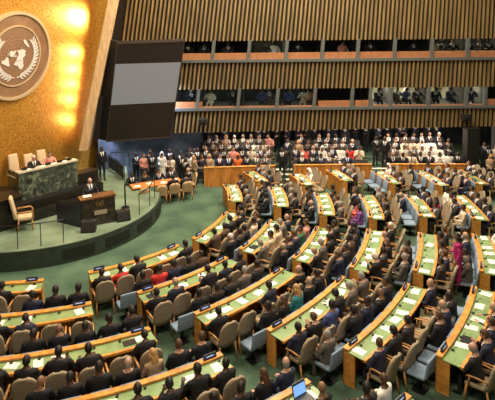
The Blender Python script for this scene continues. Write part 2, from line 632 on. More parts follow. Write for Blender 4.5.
for lev, (z0, z1) in enumerate(((3.6, 4.75), (6.0, 7.3))):                   # booth rooms behind the glass
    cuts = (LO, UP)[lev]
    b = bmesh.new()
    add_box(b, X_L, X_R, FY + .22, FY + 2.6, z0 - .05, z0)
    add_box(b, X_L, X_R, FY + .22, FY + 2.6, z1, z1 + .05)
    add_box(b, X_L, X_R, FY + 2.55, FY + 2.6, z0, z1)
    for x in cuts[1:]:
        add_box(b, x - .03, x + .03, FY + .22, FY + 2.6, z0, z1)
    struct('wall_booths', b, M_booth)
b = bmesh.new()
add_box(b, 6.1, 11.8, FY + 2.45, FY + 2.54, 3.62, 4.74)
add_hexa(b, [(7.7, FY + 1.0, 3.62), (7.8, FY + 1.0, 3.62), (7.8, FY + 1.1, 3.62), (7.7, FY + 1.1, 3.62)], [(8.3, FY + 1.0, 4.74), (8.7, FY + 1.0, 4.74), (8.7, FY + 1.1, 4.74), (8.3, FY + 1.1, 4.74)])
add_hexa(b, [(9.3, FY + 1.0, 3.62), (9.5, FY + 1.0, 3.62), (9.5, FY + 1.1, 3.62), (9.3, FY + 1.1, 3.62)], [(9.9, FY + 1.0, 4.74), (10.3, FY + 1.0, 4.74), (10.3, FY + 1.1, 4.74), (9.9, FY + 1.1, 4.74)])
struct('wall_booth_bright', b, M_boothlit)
for x in (6.7, 8.1, 10.0, 11.4):
    area('booth_lamp', (x, FY + 1.2, 4.70), (x, FY + 1.3, 3), 0.7, 0.5, 60, (1.0, 0.92, 0.72))
for x in (-1.2, 0.6, 2.4):
    area('booth_lamp', (x, FY + 1.2, 4.70), (x, FY + 1.3, 3), 0.5, 0.4, 12, (0.75, 0.95, 0.85))
for x in (1.0, 9.9, 11.7):
    area('booth_lamp', (x, FY + 1.2, 7.25), (x, FY + 1.3, 5), 0.5, 0.4, 22, (1.0, 0.9, 0.7))

for x, z, lab in ((-2.25, 3.02, 'black camera fixed on lower slats at left, under the booths'), (10.75, 3.12, 'black camera fixed on lower slats at right, above dark column')):
    t = thing('wall_mounted_camera', lab, 'camera', (x, FY, z), 0, 'cameras on the slats')
    obj('housing', boxm(-.20, .20, -.42, -.10, -.16, .16, bevel=.03), M_black, t)
    bm = bmesh.new()
    add_tube(bm, [(0, -.40, 0), (0, -.52, -.03)], [.09, .10], 12)
    obj('lens', bm, M_dark, t)
    bm = bmesh.new()
    add_tube(bm, [(0, -.25, .0), (0, .05, .0)], .05, 8)
    obj('bracket', bm, M_steel, t)
# gallery floor under the facade: four low tiers, stairs, wooden barrier, back wall, column
TIER = [(26.05, 0.15), (26.72, 0.33), (27.38, 0.50), (28.04, 0.66), (28.7, 0.72)]
AISLE = [(1.35, 2.15), (6.05, 6.85)]
bm = bmesh.new()
for k, (y, z) in enumerate(TIER):
    add_box(bm, -2.6, 12.6, y, 30.6 if k == 4 else TIER[k + 1][0], 0, z)
struct('floor_gallery', bm, M_carpet)
bm = bmesh.new()
add_box(bm, -6, 14, 30.6, 30.8, 0, 4.0)
struct('wall_gallery', bm, mat('gallery_back_wall', (0.035, 0.04, 0.05), 0.8, var=0.5, vscale=1.2))
bm = bmesh.new()
add_box(bm, -3.2, 13, FY + .2, 30.6, 2.62, 2.72)
struct('ceiling_gallery', bm, M_booth)
for x in (-.4, 2.2, 4.8, 7.4, 9.6):
    area('gallery_fill', (x, 27.3, 2.60), (x, 27.0, 0), 1.6, .5, 62 if x < 7 else 85, (1.0, .84, .64))  # added unseen lamps under the soffit to brighten the gallery audience
bm = bmesh.new()
add_box(bm, 10.70, 11.30, 25.9, 26.5, 0, 2.62)
struct('column', bm, mat('dark_green_column', (0.006, 0.006, 0.005), 0.6))
bar = []
for (xa, ya, xb, yb) in ((-2.15, 25.42, 1.30, 25.68), (2.20, 25.72, 6.0, 25.72), (6.9, 25.70, 10.6, 25.55)):
    b = bmesh.new()
    add_hexa(b, [(xa, ya, 0), (xb, yb, 0), (xb, yb + .09, 0), (xa, ya + .09, 0)], [(xa, ya, 0.93), (xb, yb, 0.93), (xb, yb + .09, 0.93), (xa, ya + .09, 0.93)])
    o = tag(obj('barrier', b, M_oakd), ('amber wooden barrier below gallery, section beside the round table', 'amber wooden barrier below gallery, section between the two stairs', 'amber wooden barrier below gallery, section next to dark column')[len(bar)], 'barrier', 'gallery barriers')
    b = bmesh.new()
    add_hexa(b, [(xa, ya - .02, .93), (xb, yb - .02, .93), (xb, yb + .11, .93), (xa, ya + .11, .93)], [(xa, ya - .02, .97), (xb, yb - .02, .97), (xb, yb + .11, .97), (xa, ya + .11, .97)])
    obj('cap_rail', b, M_oak, o)
    bar.append(o)
for q, (xa, xb) in enumerate(AISLE):
    b = bmesh.new()
    for k in range(4):
        add_box(b, xa, xb, 25.15 + .3 * k, 26.1, .16 * k, .16 * (k + 1), 0)
        add_box(b, xa, xb, 25.13 + .3 * k, 25.27 + .3 * k, .16 * (k + 1) - .03, .16 * (k + 1) + .012, 1)
    struct('floor_stair', b, [M_carpet, M_step])

# ------------------------------------------------------------------ the big screen
T = thing('projection_screen', 'large grey screen in black housing hung left of slatted gallery wall', 'screen', (-5.0, 25.4, 2.2))


def rel(o, pts):
    return [Vector(p) - o.location for p in pts]


def unp(px, py, Y):
    u, v = (px - 247.5) / F_PX, (py - PY) / F_PX
    c, s = math.cos(ROLL), math.sin(ROLL)
    u, v = c * u - s * v, s * u + c * v
    d = Vector((u, math.cos(PITCH) - v * math.sin(PITCH), -math.sin(PITCH) - v * math.cos(PITCH)))
    return Vector((0, 0, CAM_H)) + d * (Y / d.y)


# corners of the tilted screen (its top leans out into the hall)
S_BL, S_BR, S_TR, S_TL = unp(106, 142, 25.4), unp(171, 137.5, 25.8), unp(185, 40.5, 24.9), unp(117, 43, 24.5)


def sp(a, b, d=0.0):
    p = (S_BL * (1 - a) + S_BR * a) * (1 - b) + (S_TL * (1 - a) + S_TR * a) * b
    n = (S_BR - S_BL).cross(S_TL - S_BL).normalized()
    return p + n * d - T.location


bm = bmesh.new()
add_hexa(bm, [sp(0, 0, -.35), sp(1, 0, -.35), sp(1, 1, -.35), sp(0, 1, -.35)], [sp(0, 0), sp(1, 0), sp(1, 1), sp(0, 1)])
obj('housing', bm, M_housing, T)
bm = bmesh.new()
for (a0, a1, b0, b1) in ((0, 1, .985, 1), (0, 1, 0, .012), (0, .012, 0, 1), (.988, 1, 0, 1)):
    add_hexa(bm, [sp(a0, b0, -.01), sp(a1, b0, -.01), sp(a1, b1, -.01), sp(a0, b1, -.01)], [sp(a0, b0, .03), sp(a1, b0, .03), sp(a1, b1, .03), sp(a0, b1, .03)])
obj('frame', bm, mat('screen_bezel', (0.06, 0.045, 0.04), 0.5), T)
bm = bmesh.new()
add_hexa(bm, [sp(.012, .385, .0), sp(.985, .38, .0), sp(.985, .785, .0), sp(.012, .795, .0)], [sp(.012, .385, .012), sp(.985, .38, .012), sp(.985, .785, .012), sp(.012, .795, .012)])
obj('display', bm, M_grey_scr, T)
bm = bmesh.new()
q = [unp(94, 138, 25.6), unp(107, 141, 25.5), unp(118, 42, 24.7), unp(109, 39.5, 24.9)]
add_hexa(bm, [p + Vector((0.05, .35, 0)) for p in q], q)
struct('trim_5', bm, M_black)
T2 = thing('side_loudspeaker', 'narrow black loudspeaker box beside the pale wooden fin', 'loudspeaker', (-6.6, 25.0, 2.4))
q = [unp(93, 139, 25.0), unp(97.5, 140, 25.0), unp(102, 97, 24.7), unp(98.5, 97, 24.7)]
bm = bmesh.new()
add_hexa(bm, rel(T2, [p + Vector((0.02, .22, 0)) for p in q]), rel(T2, q))
obj('cabinet', bm, M_speaker, T2)
bm = bmesh.new()
mid = sum(q, Vector()) / 4
c = [p.lerp(mid, .15) for p in q]
add_hexa(bm, rel(T2, [p for p in c]), rel(T2, [p + Vector((0, -.015, 0)) for p in c]))
obj('grille', bm, M_black, T2)

# ------------------------------------------------------------------ stage furniture
PU, PN, PO = Vector((.688, .725, 0)), Vector((.725, -.688, 0)), Vector((-8.75, 20.10, 0))
PANG = math.atan2(PU.y, PU.x)


def pp(a, d, z=0.0):
    """A point of the podium: a along its front, d out of it."""
    return PO + PU * a + PN * d + Vector((0, 0, z))


def slab(bm, a0, a1, d0, d1, z0, z1, mi=0, off=Vector()):
    add_hexa(bm, [pp(a, d, z0) - off for a, d in ((a0, d1), (a1, d1), (a1, d0), (a0, d0))], [pp(a, d, z1) - off for a, d in ((a0, d1), (a1, d1), (a1, d0), (a0, d0))], mi)


bm = bmesh.new()
slab(bm, -3.0, 3.35, -1.90, 0.42, STAGE, 1.30)
slab(bm, -.2, 2.6, -1.90, -1.02, 1.30, 1.40)
slab(bm, -3.0, 3.35, 0.42, 0.80, STAGE, 0.97)
struct('floor_podium_step', bm, M_plinth)
bm = bmesh.new()
slab(bm, -2.6, -0.28, -0.10, 0.86, STAGE, 1.72)
slab(bm, -2.66, -0.22, -0.14, 0.90, 1.72, 1.78)
struct('wall_podium_left', bm, M_plinth)
bm = bmesh.new()
slab(bm, 2.42, 3.4, -0.55, 0.0, 1.30, 1.76)
struct('wall_podium_right', bm, M_plinth)

T = thing('podium_desk', 'long dark green marble desk on raised stage below gold wall', 'desk', pp(1.2, 0, 1.30))
bm = bmesh.new()
slab(bm, 0, 2.42, -.08, 0, 1.30, 2.34, off=T.location)
obj('front_panel', bm, M_marble, T)
for a0 in (0, 2.34):
    bm = bmesh.new()
    slab(bm, a0, a0 + .08, -.98, -.08, 1.30, 2.34, off=T.location)
    obj('side_panel', bm, M_marble, T)
bm = bmesh.new()
slab(bm, -.03, 2.45, -.30, .03, 2.34, 2.40, off=T.location)
slab(bm, -.03, 2.45, -1.0, -.30, 2.10, 2.14, off=T.location)
obj('worktop', bm, mat('pale_stone_top', (0.55, 0.50, 0.38), 0.4, var=.1, vscale=8), T)
for k, (a, what) in enumerate(((0.30, 'at the left end'), (.62, 'before the white-haired man'), (1.25, 'between the two seated people'), (1.75, 'before the woman in pink'), (2.15, 'at the right end'))):
    o = thing('desk_monitor', 'small black monitor on marble desk top ' + what, 'monitor', pp(a, -.16, 2.40), PANG, 'monitors on the marble desk')
    obj('display', boxm(-.11, .11, -.02, .02, .01, .10, bevel=.006), M_dark, o)
    obj('base', boxm(-.06, .06, -.05, .05, 0, .012), M_dark, o)
for k, (a, what) in enumerate(((0.46, 'near the left end'), (1.0, 'before the white-haired man'), (1.5, 'near the middle'), (1.95, 'before the woman in pink'))):
    bm = bmesh.new()
    slab(bm, a - .10, a + .10, -.24, -.05, 2.402, 2.408)
    tag(obj('paper_sheet', bm, M_paper), 'white paper sheet on marble desk ' + what, 'paper', 'papers on the marble desk')


def cream_chair(name, label, loc, rz, h=1.15, wd=.30, arms=True):
    t = thing(name, label, 'armchair', loc, rz)
    obj('seat', boxm(-wd, wd, -.26, .28, .38, .50, bevel=.04), M_beige, t, True)
    bm = boxm(-wd, wd, -.07, .05, .0, h - .45, bevel=.045)
    for v in bm.verts:
        k = v.co.z / (h - .45)
        v.co = Vector((v.co.x * (1 - .12 * k), v.co.y - .30 - .16 * k, v.co.z + .45))
    obj('backrest', bm, M_beige, t, True)
    if arms:
        for s in (-1, 1):
            bm = bmesh.new()
            add_tube(bm, [(s * (wd + .03), -.28, .70), (s * (wd + .03), .18, .72), (s * (wd + .03), .26, .64), (s * (wd + .03), .24, .42)], .028, 8)
            obj('arm', bm, M_chwood, t, True)
    for sx in (-1, 1):
        for sy in (-1, 1):
            bm = bmesh.new()
            add_tube(bm, [(sx * (wd - .03), sy * .22, .40), (sx * (wd - .01), sy * .25, 0)], [.03, .02], 8)
            obj('leg', bm, M_chwood, t, True)
    return t


cream_chair('podium_chair', 'empty cream high-backed chair at left end of marble desk', pp(.55, -1.36, 1.40), PANG - PI, 1.28, .22)
cream_chair('podium_chair', 'cream high-backed chair behind white-haired man at marble desk', pp(1.22, -1.42, 1.40), PANG - PI, 1.15, .22)
cream_chair('podium_chair', 'cream high-backed chair between the two people at marble desk', pp(1.76, -1.38, 1.40), PANG - PI, 1.22, .22)
cream_chair('guest_chair', 'lone cream high-backed armchair on stage floor left of lectern', (-8.10, 18.98, STAGE), R(-68), 1.25, .25)

# lectern
LA, LB, LC = Vector((-6.07, 19.0, 0)), Vector((-4.98, 19.56, 0)), Vector((-7.18, 19.59, 0))
T = thing('lectern', 'dark marble lectern with gold emblem on the stage', 'lectern', (-5.6, 19.6, STAGE))
off = T.location
dl = (LB - LA).normalized()
dn = Vector((dl.y, -dl.x, 0))           # towards the hall


def lp(a, d, z):
    return LA + dl * a + dn * d + Vector((0, 0, z)) - off


def lbox(bm, a0, a1, d0, d1, z0, z1, za=None):
    za = za or z1
    add_hexa(bm, [lp(a0, d1, z0), lp(a1, d1, z0), lp(a1, d0, z0), lp(a0, d0, z0)], [lp(a0, d1, z1), lp(a1, d1, za), lp(a1, d0, za), lp(a0, d0, z1)])


LL = (LB - LA).length
bm = bmesh.new()
lbox(bm, 0, LL, -.10, 0, STAGE, 1.64, 1.68)
obj('front_panel', bm, M_lectern, T)
for a0 in (0, LL - .08):
    bm = bmesh.new()
    lbox(bm, a0, a0 + .08, -.46, -.10, STAGE, 1.64)
    obj('side_panel', bm, M_lectern, T)
bm = bmesh.new()
lbox(bm, -.03, LL + .03, -.48, .03, 1.64, 1.68, 1.72)
obj('top', bm, mat('lectern_top_wood', (0.13, 0.06, 0.025), .4, var=.2), T)
bm = bmesh.new()
lbox(bm, .46, .92, -.02, .012, 1.04, 1.20)
obj('plaque', bm, mat('lectern_plaque', (0.36, 0.30, 0.22), .5), T)
ec = LA + dl * .66 + dn * .005 + Vector((0, 0, 1.46))
emblem('emblem', '', '', ec, dl, Vector((0, 0, 1)), dn, .17, False, T)
bm = bmesh.new()
for a in (.26, .34):
    add_tube(bm, [lp(a, -.2, 1.68), lp(a, -.22, 1.88), lp(a - .02, -.34, 1.97)], [.010, .008, .012], 6)
obj('microphone', bm, M_dark, T)
bm = bmesh.new()
lbox(bm, .12, .42, -.42, -.16, 1.70, 1.712, 1.715)
o = obj('speech_sheets', bm, M_paper)
o.location = off
tag(o, 'white speech papers on the lectern top', 'paper')
T = thing('lectern_screen_wall', 'low dark blue-black screen wall beside lectern on stage', 'partition', (-6.6, 19.3, STAGE))
dw = (LC - LA).normalized()
nw = Vector((-dw.y, dw.x, 0))
bm = bmesh.new()
add_hexa(bm, rel(T, [LA + Vector((-.02, 0, STAGE)), LC + Vector((0, 0, STAGE)), LC + nw * -.08 + Vector((0, 0, STAGE)), LA + nw * -.08 + Vector((-.02, 0, STAGE))]),
         rel(T, [LA + Vector((-.02, 0, 1.60)), LC + Vector((0, 0, 1.47)), LC + nw * -.08 + Vector((0, 0, 1.47)), LA + nw * -.08 + Vector((-.02, 0, 1.60))]))
obj('panel', bm, mat('blue_black_panel', (0.012, 0.012, 0.026), .3), T)
bm = bmesh.new()
add_tube(bm, rel(T, [LA + Vector((0, 0, 1.62)), LC + Vector((0, 0, 1.49))]), .018, 6)
obj('top_rail', bm, M_steel, T)

for (x, y, rz, lab) in ((-5.74, 18.72, .15, 'black floor loudspeaker standing in front of the lectern'), (-4.74, 19.72, .45, 'black floor loudspeaker standing right of the lectern')):
    t = thing('floor_loudspeaker', lab, 'loudspeaker', (x, y, STAGE), rz, 'stage loudspeakers')
    bm = boxm(-.26, .26, -.18, .18, 0, .38, bevel=.02)
    for v in bm.verts:
        if v.co.z > .2 and v.co.y < 0:
            v.co.y += .10
    obj('cabinet', bm, M_speaker, t)
    bm = bmesh.new()
    add_hexa(bm, [(-.22, -.19, .05), (.22, -.19, .05), (.22, -.10, .34), (-.22, -.10, .34)][::-1], [(-.22, -.205, .05), (.22, -.205, .05), (.22, -.115, .34), (-.22, -.115, .34)][::-1])
    obj('grille', bm, M_black, t)
    bm = bmesh.new()
    add_tube(bm, [(-.09, 0, .38), (-.09, 0, .41), (.09, 0, .41), (.09, 0, .38)], .012, 6)
    obj('handle', bm, M_steel, t)
t = thing('teleprompter_stand', 'tall thin black stand with glass plate right of lectern', 'stand', (-4.94, 21.0, STAGE))
bm = bmesh.new()
add_tube(bm, [(0, 0, .02), (0, 0, 2.05)], .014, 8)
obj('pole', bm, M_steel, t)
bm = bmesh.new()
add_tube(bm, [(0, 0, 0), (0, 0, .04)], [.17, .15], 16)
obj('base', bm, M_steel, t)
bm = bmesh.new()
add_tube(bm, [(0, 0, .04), (0, 0, .95)], .032, 8)
obj('sleeve', bm, M_dark, t)
bm = bmesh.new()
add_box(bm, -.12, .12, -.006, .006, 0, .22, mtx=Matrix.Translation((0, 0, 2.03)) @ Matrix.Rotation(R(-35), 4, 'X'))
obj('reflector_glass', bm, M_glass, t)


def rail_line(label, pts, h, posts=None):
    """A thin steel railing: posts with one handrail."""
    p0 = Vector(pts[0])
    t = thing('stage_railing', label, 'railing', p0)
    for q in (posts or pts):
        q = Vector(q) - p0
        bm = bmesh.new()
        add_tube(bm, [q, q + Vector((0, 0, h))], .016, 6)
        obj('post', bm, M_steel, t)
    bm = bmesh.new()
    add_tube(bm, [Vector(q) - p0 + Vector((0, 0, h)) for q in pts], .020, 6)
    obj('handrail', bm, M_steel, t)
    return t


def sarc(a, d=.18):
    return (SX + (SR - d) * math.cos(R(a)), SY + (SR - d) * math.sin(R(a)), STAGE)


rail_line('thin dark railing along stage edge in front of the cream armchair', [sarc(a) for a in (-97, -88, -79, -70, -61)], .80)
rail_line('short thin dark railing at stage edge before the round table', [sarc(a) for a in (-20, -8, 4)], .80)
t = rail_line('black stair railing at back of stage below the blue wall', [(-7.0, 26.5, STAGE), (-6.4, 25.6, STAGE), (-5.85, 24.6, STAGE)], .70)
bm = bmesh.new()
for (p, q) in (((0, 0, 0), (.6, -.9, 0)), ((.6, -.9, 0), (1.15, -1.9, 0))):
    p, q = Vector(p), Vector(q)
    add_hexa(bm, [p + Vector((0, 0, .05)), q + Vector((0, 0, .05)), q + Vector((.03, .02, .05)), p + Vector((.03, .02, .05))], [p + Vector((0, 0, .62)), q + Vector((0, 0, .62)), q + Vector((.03, .02, .62)), p + Vector((.03, .02, .62))])
obj('panel', bm, M_black, t)
rail_line('black railing parallel to blue wall beside the standing group', [(-6.9, 26.55, STAGE), (-6.0, 26.62, STAGE)], .80)

# ------------------------------------------------------------------ people
SK = {'d': (0.075, 0.036, 0.022), 'm': (0.22, 0.115, 0.065), 'l': (0.50, 0.29, 0.20)}
CL = {'black': (0.008, 0.008, 0.011), 'charcoal': (0.024, 0.023, 0.028), 'navy': (0.016, 0.021, 0.050), 'grey': (0.105, 0.092, 0.082), 'brown': (0.075, 0.045, 0.030),
      'red': (0.62, 0.035, 0.030), 'coral': (0.70, 0.13, 0.10), 'magenta': (0.42, 0.020, 0.16), 'purple': (0.20, 0.07, 0.30), 'cream': (0.62, 0.50, 0.36), 'white': (0.75, 0.72, 0.66),
      'teal': (0.03, 0.22, 0.24), 'green': (0.06, 0.17, 0.08), 'blue': (0.06, 0.09, 0.26), 'orange': (0.70, 0.15, 0.03), 'pink': (0.62, 0.26, 0.22), 'tan': (0.36, 0.24, 0.14)}
HC = {'black': (0.010, 0.008, 0.008), 'brown': (0.070, 0.032, 0.014), 'grey': (0.26, 0.25, 0.23), 'white': (0.65, 0.62, 0.57), 'blonde': (0.42, 0.24, 0.09)}
M_shoe = mat('shoe_leather', (0.010, 0.009, 0.009), 0.35)
M_shirt = mat('shirt_cotton', (0.72, 0.71, 0.69), 0.8)
M_eye = mat('eye_dark', (0.02, 0.015, 0.012), 0.3)
M_lip = mat('lips', (0.26, 0.09, 0.07), 0.5)


def skin(k):
    return mat('skin_' + k, SK[k], 0.5)


def cloth(k):
    return mat('cloth_' + k, CL[k], 0.85, var=0.12, vscale=14)


def hair_m(k):
    return mat('hair_' + k, HC[k], 0.6, var=0.25, vscale=30)


HEADS = {}


def head_bm(bm, c, rot, k=2):
    """A head with brow, nose, eyes, mouth and ears at c; material k is skin, 6 the eyes, 7 the lips."""
    c = Vector(c)
    nu, nv = 18, 14
    rows = []

    def shape(t, ph):
        x, y, z = math.sin(t) * math.cos(ph), math.sin(t) * math.sin(ph), math.cos(t)
        rx, ry, rz = .078, .097, .114
        low = max(0, -z)
        px = x * rx * (1 - .22 * low ** 1.5) * (1.03 if z > 0 else 1)
        py = y * ry * (1 - .10 * low) + (.012 * low if y > 0 else .022 * low)
        if y > .75:                                       # brow, eye hollows, chin
            if .02 < z < .22:
                py -= .006
            if .22 < z < .40:
                py += .005
            if z < -.62:
                py += .006
        return c + rot @ Vector((px, py, z * rz))

    vt, vb = bm.verts.new(shape(0, 0)), bm.verts.new(shape(PI, 0))
    for j in range(1, nv):
        rows.append([bm.verts.new(shape(PI * j / nv, 2 * PI * i / nu)) for i in range(nu)])
    fs = []
    for i in range(nu):
        kx = (i + 1) % nu
        fs.append(bm.faces.new([vt, rows[0][i], rows[0][kx]]))
        fs.append(bm.faces.new([vb, rows[-1][kx], rows[-1][i]]))
        for A, B in zip(rows, rows[1:]):
            fs.append(bm.faces.new([A[i], B[i], B[kx], A[kx]]))
    for f in fs:
        f.material_index = k
    # nose
    q = [bm.verts.new(c + rot @ Vector(p)) for p in ((0, .088, .030), (-.017, .090, -.026), (.017, .090, -.026), (0, .119, -.020), (0, .094, -.034))]
    for f in ((0, 1, 3), (0, 3, 2), (1, 4, 3), (3, 4, 2)):
        bm.faces.new([q[i] for i in f]).material_index = k
    for s in (-1, 1):
        add_ball(bm, c + rot @ Vector((s * .030, .082, .018)), .013, .009, .008, 7, 5, 6, rot)
        add_ball(bm, c + rot @ Vector((s * .077, -.004, -.002)), .010, .020, .032, 7, 5, k, rot)
    add_ball(bm, c + rot @ Vector((0, .089, -.056)), .026, .008, .008, 8, 5, 7, rot)


def hair_mesh(kind, c, rot):
    bm = bmesh.new()
    c = Vector(c)
    nu, nv = 18, 12
    rows = []
    lim = {'short': .052, 'long': .050, 'fringe': .02, 'scarf': .062, 'bun': .052}[kind]
    th = 1.10 if kind != 'scarf' else 1.16

    def pt(t, ph):
        x, y, z = math.sin(t) * math.cos(ph), math.sin(t) * math.sin(ph), math.cos(t)
        n = 1 + .035 * noise.noise(Vector((x, y, z)) * 4)
        return c + rot @ Vector((x * .078 * th * n, y * .097 * (th - .02) * n - .006, z * .114 * (th - .02) * n))

    def ok(t, ph):
        x, y, z = math.sin(t) * math.cos(ph), math.sin(t) * math.sin(ph), math.cos(t)
        if kind == 'fringe':
            return y < .35 and -.42 < z < .28
        if y > .30:
            return z > .52
        if y > -.1:
            return z > (-.12 if kind == 'short' else -.6)
        return z > (-.55 if kind in ('short', 'bun') else -.95)

    grid = [[None] * nu for _ in range(nv + 1)]
    for j in range(nv + 1):
        for i in range(nu):
            grid[j][i] = bm.verts.new(pt(max(.02, min(PI - .02, PI * j / nv)), 2 * PI * i / nu))
    for j in range(nv):
        for i in range(nu):
            if ok(PI * (j + .5) / nv, 2 * PI * (i + .5) / nu):
                bm.faces.new([grid[j][i], grid[j + 1][i], grid[j + 1][(i + 1) % nu], grid[j][(i + 1) % nu]])
    bmesh.ops.delete(bm, geom=[v for v in bm.verts if not v.link_faces], context='VERTS')
    if kind in ('long', 'scarf'):
        w_ = .085 if kind == 'long' else .105
        add_tube(bm, [c + rot @ Vector(p) for p in ((0, -.045, .02), (0, -.075, -.08), (0, -.085, -.18), (0, -.075, -.27))], [w_ * .9, w_, w_ * 1.05, w_ * .75], 12, 0, .55, rot @ Vector((1, 0, 0)))
        for s in (-1, 1):
            add_tube(bm, [c + rot @ Vector(p) for p in ((s * .070, -.01, .03), (s * .083, -.005, -.07), (s * .080, .0, -.17))], [.030, .032, .016], 8)
    if kind == 'bun':
        add_ball(bm, c + rot @ Vector((0, -.115, .03)), .045, .040, .045, 10, 7)
    return mesh_of(bm, 'hair_' + kind, [M_dark], True)


def hand(bm, wrist, d, palm, right, k=2, curl=.5):
    """A hand of palm, four unequal bent fingers and a thumb from the side of the palm."""
    d = Vector(d).normalized()
    palm = (Vector(palm) - d * Vector(palm).dot(d)).normalized()
    s = d.cross(palm).normalized() * (1 if right else -1)       # towards the thumb
    w_ = Vector(wrist)
    add_tube(bm, [w_ - d * .02, w_ + d * .02, w_ + d * .06, w_ + d * .088], [.026, .034, .041, .036], 8, k, .42, s)
    for i, (o, L) in enumerate(((.030, .066), (.010, .076), (-.011, .070), (-.030, .054))):
        p = w_ + d * .078 + s * o
        q = p + d * L * .45 + palm * L * .12 * curl
        r_ = q + (d * (1 - .5 * curl) + palm * .8 * curl).normalized() * L * .32
        e = r_ + (d * (1 - .9 * curl) + palm * curl).normalized() * L * .26
        add_tube(bm, [p, q, r_, e], [.0095, .009, .008, .006], 6, k)
    p = w_ + d * .025 + s * .030
    add_tube(bm, [p, p + d * .028 + s * .026 + palm * .008, p + d * .058 + s * .030 + palm * .018, p + d * .076 + s * .022 + palm * .022], [.013, .011, .010, .007], 6, k)


def ik(a, b, l1, l2, pole):
    """Elbow position between shoulder a and wrist b."""
    a, b = Vector(a), Vector(b)
    d = b - a
    L = min(d.length, (l1 + l2) * .999)
    d.normalize()
    x = (l1 * l1 - l2 * l2 + L * L) / (2 * L)
    h = math.sqrt(max(0, l1 * l1 - x * x))
    p = Vector(pole)
    p = (p - d * p.dot(d)).normalized()
    return a + d * x + p * h, a + d * L


